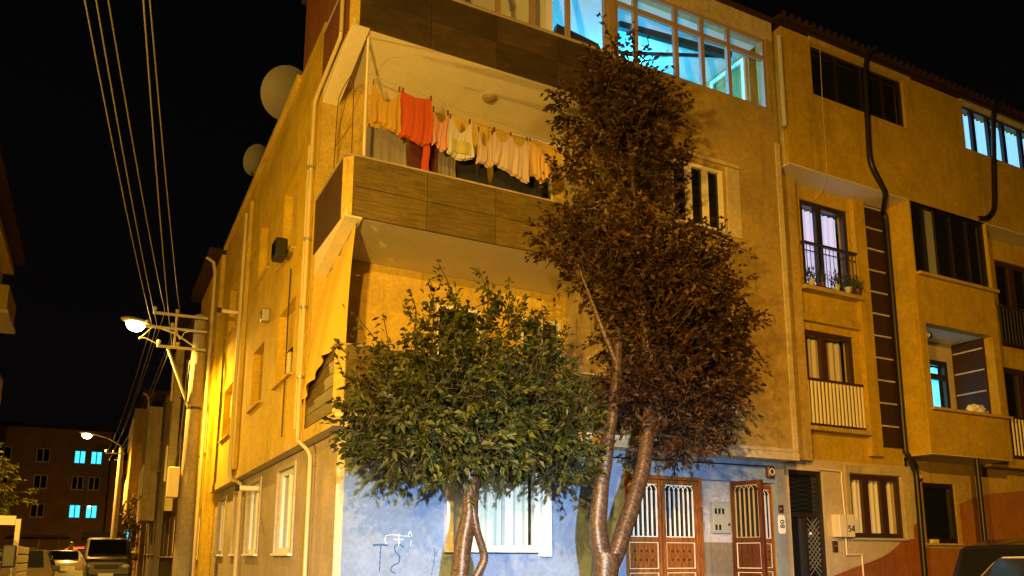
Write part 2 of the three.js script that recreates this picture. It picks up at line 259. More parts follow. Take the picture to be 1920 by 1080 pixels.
function parapet(y0, y1, x1, mats, label, sideMat, sideRows) {
  const m = part(B, 'parapet', [bx(0.135, x1, y0 + 0.001, y1 - 0.03, -0.14, -0.012), bx(0.012, 0.14, y0 + 0.002, y1 - 0.03, -1.7, -0.14)], M.grout, { label });
  const cols = 4, rows = 2, cw = (x1 - 0.1) / cols, ch = (y1 - y0 - 0.03) / rows;
  for (let i = 0; i < cols; i++) for (let j = 0; j < rows; j++)
    part(m, 'cladding_panel', rbx(0.1 + i * cw + 0.004, 0.1 + (i + 1) * cw - 0.004, y0 + j * ch + 0.004, y0 + (j + 1) * ch - 0.004, -0.012, 0.012 + rr(0, 0.003), 0.005), mats[Math.floor(R() * 3)]);
  const sh = (y1 - y0 - 0.03) / sideRows;
  for (let j = 0; j < sideRows; j++) part(m, 'cladding_panel', rbx(-0.012 - rr(0, 0.003), 0.012, y0 + j * sh + 0.004, y0 + (j + 1) * sh - 0.004, -1.69, -0.105, 0.005), sideMat);
  const s = new THREE.Shape([[-0.013, 0.105], [0.1, -0.014], [0.134, 0.0], [0.134, 0.139], [0.0, 0.139]].map((p) => new THREE.Vector2(p[0], p[1])));
  part(m, 'corner_post', new THREE.ExtrudeGeometry(s, { depth: y1 - y0 - 0.03, bevelEnabled: false }).rotateX(-Math.PI / 2).applyMatrix4(new THREE.Matrix4().makeTranslation(0, y0, 0)), M.yellowTrim);
  part(m, 'coping', [rbx(-0.03, x1, y1 - 0.03, y1, -0.16, 0.03, 0.01), rbx(-0.03, 0.16, y1 - 0.031, y1 - 0.001, -1.7, -0.16, 0.01)], M.coping);
  return m;
}
parapet(W1 + 0.16, 4.32, 4.44, M.clad, 'lowest balcony parapet with narrow olive tile rows on its side', M.clad[0], 5);
parapet(W2, 7.0, 4.44, M.clad, 'middle balcony parapet with olive brown panels', M.cladBrown, 1);
parapet(W3, 9.9, 4.44, M.cladDark, 'top balcony parapet with dark brown panels', M.redWall, 1);
// tapered cantilever beams carrying the balcony sides
for (const y of [W2, W3]) {
  const s = [[-0.02, y - 0.02], [-0.02, y + 0.0], [-1.72, y + 0.0], [-1.72, y - 0.42]];
  part(B, 'cantilever_beam', onto(FX(0.0), new THREE.ExtrudeGeometry(new THREE.Shape([[0, y - 0.015], [0, y - 0.001], [-1.73, y - 0.001], [-1.73, y - 0.36]].map((p) => new THREE.Vector2(...p))), { depth: 0.24, bevelEnabled: true, bevelSize: 0.008, bevelThickness: 0.008, bevelSegments: 1 }).translate(0, 0, -0.25)), M.soffit);
}
{ // attic storey with the long glazed front
  part(B, 'attic_wall', [bx(0.05, 0.3, 10.1, 11.75, -3.3, -1.72), bx(0.05, 8.17, 10.1, 11.75, -3.55, -3.3)], M.redWall, { label: 'dark red attic side wall' });
  part(B, 'roof', [bx(0.0, 8.17, 10.1, 10.2, -12.7, -3.55), bx(-0.02, 8.2, 11.75, 11.85, -3.7, 0.04)], M.roof);
  part(B, 'roof_edge', [rbx(-0.08, 0.3, 10.0, 10.12, -12.75, -3.4, 0.02)], M.yellowTrim);
  part(B, 'lintel_band', [bx(0.1, 8.17, 11.36, 11.749, -0.28, 0.0)], M.creamLight);
  part(B, 'end_pier', [bx(8.0, 8.169, 9.86, 11.36, -0.28, -0.001)], M.cream);
  const left = [1.5, 2.31, 2.92, 3.59], right = [4.96, 5.84, 6.44, 7.07];
  win(B, fz, 0.2, 4.36, 9.9, 11.36, { w: -0.1, mull: left, mw: 0.075, fw: 0.06, frame: M.attFrame, pane: M.glass, label: 'enclosed balcony glazing with pale frames' });
  part(B, 'glazing_pier', frb(fz, 4.362, 4.52, 9.62, 11.359, -0.2, 0.012, 0.01), M.attFrame);
  win(B, fz, 4.525, 7.99, 9.86, 11.359, { w: -0.1, mull: right, trans: [10.95], mw: 0.085, fw: 0.06, frame: M.attFrame, pane: M.glass, label: 'glazing with small upper panes lit blue from inside' });
  part(B, 'attic_ceiling', [bx(0.3, 8.0, 11.37, 11.5, -3.3, -0.285)], M.roomWhite);
  part(B, 'attic_partition', [bx(3.32, 3.45, 9.12, 11.369, -3.3, -0.3)], M.roomWhite);
  part(B, 'attic_rear_wall', [bx(0.3, 7.96, 9.12, 11.369, -3.299, -3.2)], M.roomWhite);
  part(B, 'attic_beam', [bar([5.2, 11.28, -0.9], [7.6, 11.2, -0.55], 0.12), bar([5.6, 11.2, -1.5], [7.5, 11.25, -0.7], 0.06)], M.iron);
  part(B, 'inner_door', [bx(7.9, 7.955, 9.12, 11.25, -1.5, -1.42), bx(7.9, 7.955, 11.17, 11.25, -1.42, -0.6), bx(7.9, 7.955, 9.12, 11.25, -0.6, -0.52)], M.white);
  part(B, 'awning_roll', [bar([3.5, 10.2, -0.35], [4.3, 10.05, -0.3], 0.3, 0.12)], M.iron);
  const L = thing('attic_room_lamp', 'small ceiling lamp glowing blue white inside the top floor glazing', 'lamp', [6.0, 11.25, -1.9]);
  part(L, 'globe', new THREE.SphereGeometry(0.09, 16, 12).translate(6.0, 11.25, -1.9), mat([0.8, 0.85, 0.9], { emit: [0.15, 0.7, 1], ei: 4 }));
  part(L, 'fitting', new THREE.CylinderGeometry(0.05, 0.06, 0.05, 12).translate(6.0, 11.345, -1.9), M.white);
  const p = new THREE.PointLight(CYAN, LUM.room, 0, 2); p.position.set(0, 0, 0); p.castShadow = true; p.shadow.radius = 5; L.add(p);
}
{ // ground floor window, gates and fittings
  const w1 = win(B, FZ(-0.34), 1.7, 3.18, 1.62, 2.86, { w: -0.06, d: 0.1, fw: 0.1, mw: 0.13, mull: [2.12, 2.66], frame: M.white, pane: M.glass, curtain: M.curtainGreen, label: 'white framed ground floor window with pale green curtain' });
  part(w1, 'side_casing', rbx(3.2, 3.35, 1.56, 2.9, -0.42, -0.25, 0.012), M.white);
  part(w1, 'top_casing', rbx(1.7, 3.19, 2.865, 2.95, -0.42, -0.27, 0.012), M.white);
  function gateLeaf(f, u0, u1, v0, v1, o = {}) {
    const st = 0.07, vm = 1.83, frame = o.frame ?? M.wood, g = [fb(f, u0, u0 + st, v0, v1, -0.03, 0.03), fb(f, u1 - st, u1, v0, v1, -0.03, 0.03), fb(f, u0 + st, u1 - st, v1 - st, v1, -0.03, 0.03), fb(f, u0 + st, u1 - st, vm - 0.04, vm + 0.04, -0.03, 0.03), fb(f, u0 + st, u1 - st, v0, v0 + 0.12, -0.03, 0.03), fb(f, u0 + st, u1 - st, 1.31, 1.37, -0.03, 0.028)];
    const m = part(B, o.name ?? 'gate_leaf', g, frame, { label: o.label });
    part(m, 'glass', fb(f, u0 + st, u1 - st, vm + 0.04, v1 - st, -0.014, -0.008), M.glassDark);
    let k = 0;
    for (const [a, b] of [[v0 + 0.12, 1.31], [1.37, vm - 0.04]]) { part(m, 'wood_panel', frb(f, u0 + st + 0.012, u1 - st - 0.012, a + 0.012, b - 0.012, -0.015, 0.016, 0.01), o.panel ?? M.woodPanel[k++ % 3]);
      const t = [fb(f, u0 + st, u1 - st, a, a + 0.012, 0.0, 0.022), fb(f, u0 + st, u1 - st, b - 0.012, b, 0.0, 0.022), fb(f, u0 + st, u0 + st + 0.012, a + 0.012, b - 0.012, 0, 0.022), fb(f, u1 - st - 0.012, u1 - st, a + 0.012, b - 0.012, 0, 0.022)];
      part(m, 'panel_bead', t, M.ivory);
      const dn = []; for (let i = 1; i < 5; i++) for (let j = 1; j < 3; j++) dn.push(onto(f, new THREE.BoxGeometry(0.035, 0.035, 0.02).rotateZ(Math.PI / 4).translate(lerp(u0 + st, u1 - st, i / 5), lerp(a, b, j / 3), 0.016)));
      part(m, 'carved_studs', dn, M.woodDark); }
    const n = o.bars ?? 6, bot = vm + 0.05, top = v1 - st - 0.1, bm = o.barMat ?? M.white, sp = (u1 - u0 - 2 * st) / n;
    for (let i = 0; i <= n; i++) { const u = u0 + st + 0.008 + (u1 - u0 - 2 * st - 0.016) * i / n; part(m, 'grille_bar', frb(f, u - 0.014, u + 0.014, bot, top, 0.0, 0.02, 0.004), bm); }
    for (let i = 0; i + 2 <= n; i += 1) { const c = u0 + st + sp * (i + 1), a = []; for (let q = 0; q <= 8; q++) { const th = Math.PI * q / 8; a.push([c - Math.cos(th) * sp, top + Math.sin(th) * 0.09, 0.01]); } part(m, 'grille_arch', onto(f, tube(a, 0.009, 5, 12)), bm); }
    part(m, 'grille_rail', fb(f, u0 + st, u1 - st, v1 - st - 0.014, v1 - st - 0.002, 0.0, 0.02), bm); part(m, 'grille_rail', fb(f, u0 + st, u1 - st, bot - 0.008, bot + 0.006, 0.001, 0.021), bm);
    return m;
  }
  gateLeaf(FZ(-0.5), 4.81, 5.52, 0.12, 2.8, { label: 'wooden gate leaf with white arched grille, nearest the tree' });
  gateLeaf(FZ(-0.5), 5.54, 6.27, 0.12, 2.8, { label: 'wooden gate leaf with white arched grille, beside the meter panel' });
  part(B, 'gate_frame', [fb(FZ(-0.4), 4.76, 6.32, 2.805, 2.86, -0.16, 0.012), fb(FZ(-0.4), 4.76, 4.805, 0.1, 2.804, -0.16, 0.012), fb(FZ(-0.4), 6.275, 6.32, 0.1, 2.804, -0.16, 0.012)], M.wood);
  // recess beside the gate: pale wall over a drab dado, a grey meter panel
  part(B, 'recess_wall', [bx(6.33, 7.6, 1.8, 2.84, -0.62, -0.55)], mat([0.66, 0.68, 0.82], { map: pl4, bump: gr }));
  part(B, 'recess_dado', [bx(6.33, 7.6, 0.1, 1.8, -0.62, -0.548)], mat([0.3, 0.26, 0.2], { map: pl4, bump: gr }));
  part(B, 'porch_box', [bx(6.28, 8.1, 2.84, 2.9, -1.6, -0.7), bx(6.28, 6.33, 0, 2.84, -1.6, -0.7), bx(8.05, 8.1, 0, 2.84, -1.6, -0.7), bx(6.28, 8.1, 0, 2.84, -1.65, -1.6)], M.blue);
  const ang = THREE.MathUtils.degToRad(-80), hinge = [6.98, 0, -0.4];
  { // open leaf, hinged on the wall and standing out towards the street
    const m = gateLeaf(FZ(0), 0.0, 0.62, 0.12, 2.82, { name: 'open_gate_leaf', frame: M.woodDark, panel: M.woodDark, barMat: mat([0.36, 0.28, 0.12], { rough: 0.6 }), bars: 5, label: 'dark stained gate leaf standing open' });
    const b = baseOf.get(B);
    const tr = new THREE.Matrix4().makeTranslation(hinge[0], 0, hinge[2]).multiply(new THREE.Matrix4().makeRotationY(ang));
    const off = new THREE.Matrix4().makeTranslation(-b.x, -b.y, -b.z), inv = new THREE.Matrix4().makeTranslation(b.x, b.y, b.z);
    const X = off.multiply(tr).multiply(inv);
    m.traverse((c) => { if (c.isMesh) c.geometry.applyMatrix4(X); });
  }
  gateLeaf(FZ(-0.5), 7.5, 7.98, 0.12, 2.8, { bars: 4, label: 'narrow fixed gate leaf with white grille beside the entrance pier' });
  part(B, 'grey_pier', fb(fzg, 8.02, 8.22, 0, W1 - 0.03, 0.001, 0.012), mat([0.34, 0.36, 0.38], { map: wn, bump: gr }));
}
// pipes and cables of the corner building
part(B, 'downpipe', [tube([[-0.06, 9.05, -0.36], [-0.06, 8.97, -0.42], [-0.06, 8.82, -1.6], [-0.06, 8.75, -1.86], [-0.06, 8.5, -1.9], [-0.06, 3.5, -1.9], [-0.05, 3.25, -1.85], [0.06, 3.1, -1.72], [0.1, 2.9, -1.7], [0.1, 0.2, -1.7]], 0.03, 10, 120), rod([-0.06, 9.05, -0.36], [-0.06, 11.5, -0.36], 0.03)], M.pipeWhite);
for (const y of [4.2, 5.3, 6.4, 7.6]) part(B, 'pipe_clip', [rod([-0.07, y, -1.9], [-0.07, y + 0.04, -1.9], 0.058)], M.metal);
part(B, 'downpipe', tube([[-0.06, 8.1, -2.12], [-0.06, 6.7, -2.12], [-0.06, 3.45, -2.12]], 0.02, 8, 30), M.pipeWhite);
part(B, 'downpipe', tube([[-0.1, 9.4, -8.4], [-0.1, 3.5, -8.4], [-0.02, 3.2, -8.35], [0.1, 3.05, -8.1], [0.1, 0.3, -8.1]], 0.05, 8, 60), M.pipeWhite);
part(B, 'cable', tube([[0.3, 3.1, -0.375], [1.5, 3.07, -0.375], [3.0, 3.09, -0.375], [4.3, 3.1, -0.375], [6.0, 3.12, -0.375], [7.9, 3.13, -0.375]], 0.012, 5, 40), M.black);
part(B, 'cable', tube([[-0.02, 6.4, -3.3], [-0.02, 5.6, -3.32], [-0.02, 4.2, -3.3], [-0.02, 3.5, -3.3]], 0.012, 5, 24), M.iron);
// ground windows on the narrow street
for (const [a, b, c, d] of [[-4.37, -3.05, 1.62, 3.02], [-7.5, -6.1, 1.62, 3.02], [-9.35, -8.4, 1.62, 2.96], [-11.95, -10.7, 1.62, 2.96]])
  { const m = win(B, fxg, a, b, c, d, { w: -0.12, fw: 0.09, mull: [(a + b) / 2], mw: 0.1, frame: M.white, pane: M.glassDim, sill: true, sillMat: M.white }); part(m, 'reveal_trim', [fb(fxg, a - 0.09, a, c, d + 0.08, 0.002, 0.03), fb(fxg, b, b + 0.09, c, d + 0.08, 0.002, 0.03), fb(fxg, a, b, d, d + 0.08, 0.002, 0.03)], M.whiteDull); }

// fittings on the corner building (lifted off one by one)
{
  const f = thing('flood_light', 'small black flood light fixed high on the yellow side wall', 'flood light', [-0.1, 6.6, -3.4]);
  part(f, 'housing', rbx(-0.3, -0.1, 6.58, 6.92, -3.62, -3.25, 0.03), M.black); part(f, 'bracket', [bx(-0.12, -0.004, 6.72, 6.78, -3.46, -3.4)], M.iron); part(f, 'glass', bx(-0.31, -0.302, 6.62, 6.88, -3.58, -3.29), M.glassDark);
  const fl = thing('boiler_flue', 'short white boiler flue with a black end poking out above the street windows', 'flue pipe', [0.1, 2.9, -6.6]);
  part(fl, 'pipe', rod([0.4, 2.9, -6.6], [-0.15, 2.9, -6.6], 0.055, 0.055, 14), M.white); part(fl, 'end_cap', rod([-0.15, 2.9, -6.6], [-0.22, 2.9, -6.6], 0.065, 0.065, 14), M.black);
  const fl2 = thing('boiler_flue', 'thin flue with dark end high on the yellow side wall', 'flue pipe', [0, 6.5, -8.9]);
  part(fl2, 'pipe', rod([0.1, 7.15, -8.9], [-0.45, 7.15, -8.9], 0.045, 0.045, 10), M.ivory); part(fl2, 'end_cap', rod([-0.45, 7.15, -8.9], [-0.55, 7.15, -8.9], 0.06, 0.06, 10), M.black);
  const v = thing('wall_vent', 'little metal vent cowl on the yellow side wall between window rows', 'vent', [0, 6.2, -5.2]);
  part(v, 'cowl', rbx(-0.16, -0.004, 5.95, 6.2, -5.3, -5.1, 0.03), M.metal); part(v, 'slot', bx(-0.165, -0.161, 6.0, 6.15, -5.27, -5.13), M.black);
  const mp = thing('meter_panel', 'grey electric meter panel with small dark windows in the gate recess', 'meter panel', [6.75, 1.95, -0.5]);
  part(mp, 'cabinet', rbx(6.6, 6.98, 1.95, 2.47, -0.549, -0.46, 0.012), M.meterGrey);
  for (const [x, y] of [[6.66, 2.32], [6.74, 2.32], [6.82, 2.32], [6.66, 2.05], [6.74, 2.05]]) part(mp, 'meter_window', bx(x - 0.022, x + 0.022, y - 0.045, y + 0.045, -0.46, -0.455), M.glassDark);
  part(mp, 'latch', bx(6.92, 6.95, 2.08, 2.12, -0.46, -0.44), M.black);
  const dp = thing('door_plaque', 'white house number plaque on the grey entrance pier', 'plaque', [8.06, 2.0, -0.385]);
  const pg = new THREE.Shape([[-0.055, -0.16], [0.055, -0.16], [0.08, -0.12], [0.08, 0.12], [0.055, 0.16], [-0.055, 0.16], [-0.08, 0.12], [-0.08, -0.12]].map((p) => new THREE.Vector2(...p)));
  part(dp, 'plate', new THREE.ExtrudeGeometry(pg, { depth: 0.012, bevelEnabled: true, bevelSize: 0.004, bevelThickness: 0.003, bevelSegments: 1 }).translate(8.08, 2.12, -0.384), M.white);
  const bellp = thing('door_bell', 'dark bell box above the house number plaque', 'door bell', [8.06, 2.33, -0.385]);
  part(bellp, 'box', rbx(8.02, 8.12, 2.32, 2.46, -0.387, -0.35, 0.01), M.brownFrame); part(bellp, 'button', new THREE.SphereGeometry(0.012, 8, 6).translate(8.05, 2.39, -0.348), M.whiteDull);
  const bl = thing('wall_lamp', 'unlit bulkhead lamp on the blue wall near the pier', 'wall lamp', [7.85, 2.95, -0.39]);
  part(bl, 'body', rbx(7.76, 7.92, 2.92, 3.14, -0.399, -0.3, 0.03), M.woodDark); part(bl, 'ring', new THREE.TorusGeometry(0.055, 0.014, 8, 16).translate(7.84, 3.03, -0.3), M.whiteDull);
  const cl = thing('ceiling_lamp', 'round ceiling lamp under the top balcony', 'ceiling lamp', [2.5, 8.9, -0.75]);
  part(cl, 'base', new THREE.CylinderGeometry(0.12, 0.13, 0.03, 20).translate(2.5, 8.953, -0.75), M.whiteDull);
  part(cl, 'shade', new THREE.SphereGeometry(0.11, 20, 8, 0, Math.PI * 2, Math.PI / 2, Math.PI / 2).scale(1, 0.6, 1).translate(2.5, 8.938, -0.75), mat([0.3, 0.2, 0.1], { rough: 0.3 }));
  const conduit = thing('corrugated_conduit', 'pale corrugated conduit running up beside the party wall', 'conduit', [8.3, 9.6, 0.05]);
  const rings = []; for (let i = 0; i < 34; i++) rings.push(new THREE.TorusGeometry(0.045, 0.014, 6, 14).rotateX(Math.PI / 2).translate(8.3, 9.6 + i * 0.056, 0.05));
  part(conduit, 'hose', [rod([8.3, 9.58, 0.05], [8.3, 11.48, 0.05], 0.05, 0.05, 14), ...rings], M.whiteDull);
  // slanting canvas curtain hung over the lowest balcony's open side
  const g = new THREE.PlaneGeometry(1, 1, 40, 30), p = g.attributes.position;
  for (let i = 0; i < p.count; i++) { const u = p.getX(i) + 0.5, t = 0.5 - p.getY(i), wob = 0.03 * Math.sin(u * 26 + t * 2) + 0.02 * Math.sin(u * 11 + 1);
    const top = lerp(5.72, 6.03, u), bot = lerp(3.72, 4.33, u); p.setXYZ(i, lerp(0.2, u < 0.84 ? -0.085 : lerp(-0.085, 0.13, (u - 0.84) / 0.16), Math.pow(t, 0.75)) + wob * (u < 0.84 ? 0.3 + t * 0.6 : 0.25), lerp(top, bot, t) + 0.02 * Math.sin(u * 20), lerp(-1.72, -0.1 - 0.06 * Math.sin(t * 3.1), u)); }
  g.computeVertexNormals();
  const cu = thing('canvas_curtain', 'yellow canvas curtain hung down the open side of the lowest balcony', 'curtain', [0, 3.7, -0.9]);
  part(cu, 'cloth', g, mat([0.62, 0.42, 0.06], { rough: 0.9, ds: true })); part(cu, 'rail', rod([0.2, 6.05, -0.08], [0.2, 5.74, -1.72], 0.015), M.metal);
}
function satelliteDish(at, r, turn, tilt, label, spike) {
  const d = thing('satellite_dish', label, 'satellite dish', at, 'satellite dishes on the side roof'); const pts = []; for (let i = 0; i <= 10; i++) { const t = i / 10; pts.push(new THREE.Vector2(r * t, 0.16 * r * 2 * t * t)); }
  const mtx = new THREE.Matrix4().makeTranslation(at[0], at[1] + r + 0.55, at[2]).multiply(new THREE.Matrix4().makeRotationY(turn)).multiply(new THREE.Matrix4().makeRotationX(Math.PI / 2 - tilt));
  const bowl = new THREE.LatheGeometry(pts, 32); const back = bowl.clone().translate(0, -0.015, 0);
  part(d, 'reflector', [bowl.applyMatrix4(mtx), back.applyMatrix4(mtx)], mat([0.24, 0.22, 0.19], { rough: 0.6, ds: true }));
  part(d, 'feed_arm', rod([0, 0, r], [0, r * 0.9, r * 0.15], 0.018).applyMatrix4(mtx), M.iron); part(d, 'feed_horn', rod([0, r * 0.8, r * 0.2], [0, r * 0.98, r * 0.1], 0.05).applyMatrix4(mtx), M.black);
  part(d, 'mast', [rod(at, [at[0], at[1] + r + 0.5, at[2]], 0.03), bar([at[0] - 0.2, at[1] + 0.02, at[2]], [at[0] + 0.2, at[1] + 0.02, at[2]], 0.05)], M.iron);
}
satelliteDish([0.32, 10.2, -6.2], 0.58, Math.PI + 0.35, 0.62, 'large round satellite dish standing on the yellow roof edge');
satelliteDish([0.22, 10.2, -9.2], 0.4, Math.PI + 0.75, 0.5, 'smaller satellite dish farther back along the yellow roof edge');

// laundry on the middle balcony
function rope(a, b, sag, label) { const p = []; for (let i = 0; i <= 12; i++) { const t = i / 12; p.push([lerp(a[0], b[0], t), lerp(a[1], b[1], t) - sag * 4 * t * (1 - t), lerp(a[2], b[2], t)]); } return solo('clothes_line', label, 'clothes line', tube(p, 0.006, 5, 40), M.whiteDull, 'clothes lines'); }
rope([0.32, 8.5, -0.35], [4.43, 8.22, -0.35], 0.06, 'front clothes line stretched along the middle balcony');
rope([0.32, 7.95, -0.8], [4.43, 7.9, -0.8], 0.05, 'rear clothes line behind the bright laundry');
solo('balcony_post', 'thin white post at the corner of the middle balcony', 'post', [rod([0.3, 7.0, -0.2], [0.3, W3, -0.2], 0.022), rod([0.3, 7.0, -0.2], [0.3, 7.02, -0.2], 0.05)], M.ivory);
{ // thin wire frame at the open side
  const r = thing('wire_frame', 'thin wire drying frame at the side of the middle balcony', 'drying frame', [0.16, 7.05, -0.9]);
  part(r, 'frame_wire', tube([[0.16, 7.05, -1.35], [0.16, 8.5, -1.25], [0.17, 8.55, -0.6], [0.18, 8.3, -0.45], [0.18, 7.05, -0.4]], 0.006, 6, 40), M.woodDark); part(r, 'cross_wire', rod([0.16, 7.75, -1.3], [0.18, 7.7, -0.42], 0.004, 0.004, 5), M.woodDark); part(r, 'brace_wire', rod([0.16, 7.75, -1.3], [0.17, 8.5, -0.62], 0.004, 0.004, 5), M.woodDark);
}
function garment(name, label, cat, x0, x1, top, bot, o) { // top(u), bot(u) give heights; two layers folded over the line
  const nx = 26, ny = 16, gs = []; const z0 = o.z ?? -0.35, ph = o.ph ?? x0 * 5;
  for (const s of [1, -1]) { const g = new THREE.PlaneGeometry(1, 1, nx, ny), p = g.attributes.position;
    for (let i = 0; i < p.count; i++) { const u = p.getX(i) + 0.5, t = 0.5 - p.getY(i), fold = (0.011 * Math.sin(u * (o.f ?? 14) * 0.8 + ph) + 0.008 * Math.sin(u * (o.f ?? 14) * 1.9 + ph * 2 + t * 2) + 0.006 * Math.sin(u * 37 + t * 3)) * (0.2 + t);
      const xx = lerp(x0, x1, 0.5 + (u - 0.5) * lerp(1, o.flare ?? 1, t)); p.setXYZ(i, xx + 0.012 * Math.sin(t * 6 + ph), lerp(top(u), bot(u), t), z0 + s * (0.012 + 0.02 * t) + fold); }
    g.computeVertexNormals(); gs.push(g); }
  const m = thing(name, label, cat, [(x0 + x1) / 2, bot(0.5), z0], o.group ?? 'laundry on the middle balcony');
  part(m, 'cloth', gs, o.m);
  for (const u of o.pegs ?? [0.05, 0.95]) { const x = lerp(x0, x1, u); part(m, 'peg', rbx(x - 0.008, x + 0.008, top(u) - 0.03, top(u) + 0.05, z0 - 0.015, z0 + 0.02, 0.004), M.woodDark); }
  return m;
}
const cm = (c) => mat(c.map((q, i) => q * (i === 2 ? 0.85 : 0.68)), { rough: 0.92, ds: true }), dip = (a, k) => (u) => a - k * (1 - Math.pow(Math.abs(2 * u - 1), 1.6)), flat = (a, b = 0, n = 9) => (u) => a + b * Math.sin(u * n);
garment('hung_shirt', 'amber yellow shirt, first from the post on the front line', 'shirt', 0.42, 0.86, dip(8.42, 0.3), flat(7.72, 0.05, 5), { m: cm([0.85, 0.5, 0.06]), f: 10 });
garment('hung_shirt', 'vivid orange red shirt next to the amber one', 'shirt', 0.87, 1.36, dip(8.38, 0.06), (u) => 7.62 + 0.04 * Math.sin(u * 7), { m: cm([0.8, 0.13, 0.025]), f: 9 });
garment('hung_sleeve', 'long orange red sleeve dangling below its shirt', 'sleeve', 1.25, 1.35, flat(7.7), flat(7.2), { m: cm([0.76, 0.12, 0.025]), f: 6, z: -0.41, pegs: [] });
garment('hung_vest', 'salmon pink vest between the orange shirt and the white camisole', 'vest', 1.37, 1.63, dip(8.24, 0.22), flat(7.62, 0.05, 7), { m: cm([0.85, 0.42, 0.26]), f: 12 });
{ const m = garment('hung_camisole', 'white strappy camisole with a yellow green hem', 'camisole', 1.64, 2.0, dip(8.2, 0.26), (u) => 7.5 + 0.14 * Math.abs(u - 0.5) , { m: cm([0.85, 0.8, 0.66]), f: 8, flare: 1.2 });
  const g = new THREE.PlaneGeometry(0.34, 0.2, 12, 6), p = g.attributes.position; for (let i = 0; i < p.count; i++) p.setZ(i, 0.012 * Math.sin(p.getX(i) * 30)); g.computeVertexNormals(); part(m, 'dyed_hem', g.translate(1.82, 7.68, -0.285), cm([0.7, 0.66, 0.2])); }
garment('hung_vest', 'beige vest hanging after the white camisole', 'vest', 2.12, 2.38, dip(8.12, 0.3), flat(7.52, 0.02, 6), { m: cm([0.72, 0.58, 0.4]), f: 11 });
garment('hung_sheet', 'wide pale cloth with deep folds in the middle of the line', 'sheet', 2.4, 2.98, (u) => 8.14 - 0.18 * Math.abs(Math.sin(u * 6.2)) , (u) => 7.6 - 0.22 * u, { m: cm([0.8, 0.64, 0.46]), f: 26, pegs: [0, 0.5, 1], flare: 1.1 });
garment('hung_cloth', 'golden cloth sagging beside the wide pale cloth', 'cloth', 3.02, 3.4, (u) => 8.14 - 0.25 * u, flat(7.5, 0.05, 8), { m: cm([0.85, 0.56, 0.16]), f: 16 });
garment('hung_cloth', 'pale yellow cloth half hidden by the tall tree', 'cloth', 3.62, 3.86, dip(8.2, 0.1), flat(7.7, 0.06, 6), { m: cm([0.8, 0.62, 0.25]), f: 9 });
garment('hung_cloth', 'small golden cloth at the far end of the front line', 'cloth', 3.98, 4.2, dip(8.12, 0.12), flat(7.55, 0.08, 9), { m: cm([0.9, 0.56, 0.1]), f: 9 });
const gb = 'dark laundry on the rear line';
garment('hung_towel', 'grey towel behind the amber shirt', 'towel', 0.5, 1.12, flat(7.93), flat(7.22, 0.03, 5), { m: cm([0.36, 0.33, 0.28]), z: -0.8, group: gb });
garment('hung_trousers', 'maroon trousers on the rear line below the orange shirt', 'trousers', 1.18, 1.62, flat(7.92), flat(6.95, 0.05, 9), { m: cm([0.13, 0.03, 0.03]), z: -0.8, group: gb });
garment('hung_towel', 'dull grey towel behind the salmon vest', 'towel', 1.66, 1.95, flat(7.91), flat(7.2, 0.03, 5), { m: cm([0.3, 0.27, 0.23]), z: -0.82, group: gb });
garment('hung_trousers', 'black trousers on the rear line behind the white camisole', 'trousers', 1.98, 2.5, flat(7.9), flat(6.9, 0.06, 9), { m: cm([0.025, 0.024, 0.03]), z: -0.8, group: gb });
garment('hung_trousers', 'dark jeans on the rear line below the wide pale cloth', 'trousers', 2.6, 3.5, flat(7.88), flat(6.9, 0.05, 12), { m: cm([0.03, 0.033, 0.045]), z: -0.8, group: gb });

// writing sprayed and chalked on the blue wall
function stroke(pts, w) { const gs = []; const c = new THREE.CatmullRomCurve3(pts.map((p) => V(p[0], p[1], 0))), n = pts.length * 6; const q = c.getPoints(n); for (let i = 0; i < n; i++) { const a = q[i], b = q[i + 1], d = b.clone().sub(a), L = d.length(), g = new THREE.BoxGeometry(L + w * 0.4, w * (0.75 + 0.25 * Math.sin(i * 1.7)), 0.002); g.rotateZ(Math.atan2(d.y, d.x)).translate((a.x + b.x) / 2, (a.y + b.y) / 2, -0.396 + (i % 2) * 0.0015); gs.push(g); } return gs; }
{
  const paintBlue = mat([0.03, 0.1, 0.25], { rough: 0.7 }), paintDark = mat([0.08, 0.1, 0.16], { rough: 0.7 }), chalk = mat([0.82, 0.84, 0.84], { rough: 0.9 });
  const g1 = solo('wall_graffiti', 'dark blue letters T S sprayed low on the blue wall', 'graffiti', [...stroke([[0.69, 1.71], [0.79, 1.715], [0.89, 1.71]], 0.03), ...stroke([[0.795, 1.7], [0.79, 1.55], [0.785, 1.37]], 0.018), ...stroke([[1.11, 1.68], [1.06, 1.72], [0.99, 1.7], [1.0, 1.63], [1.06, 1.56], [1.05, 1.48], [0.97, 1.44], [0.94, 1.38], [1.0, 1.34]], 0.018)], paintBlue);
  solo('chalk_mark', 'white cross and arrow scribbled above the blue letters', 'chalk mark', [...stroke([[1.04, 1.86], [1.04, 1.79], [1.045, 1.71]], 0.014), ...stroke([[0.97, 1.79], [1.04, 1.785], [1.11, 1.79]], 0.012), ...stroke([[0.86, 1.84], [0.95, 1.85], [1.05, 1.84], [1.2, 1.83]], 0.008), ...stroke([[1.17, 1.83], [1.2, 1.9], [1.23, 1.83]], 0.012), ...stroke([[0.86, 1.84], [0.85, 1.78], [0.87, 1.72]], 0.01), ...stroke([[1.22, 1.78], [1.21, 1.7]], 0.01)], chalk);
  solo('wall_crack', 'thin dark twig like crack on the blue wall', 'wall crack', [...stroke([[1.52, 1.3], [1.56, 1.5], [1.57, 1.68]], 0.01), ...stroke([[1.56, 1.55], [1.62, 1.66]], 0.008)], paintDark);
}

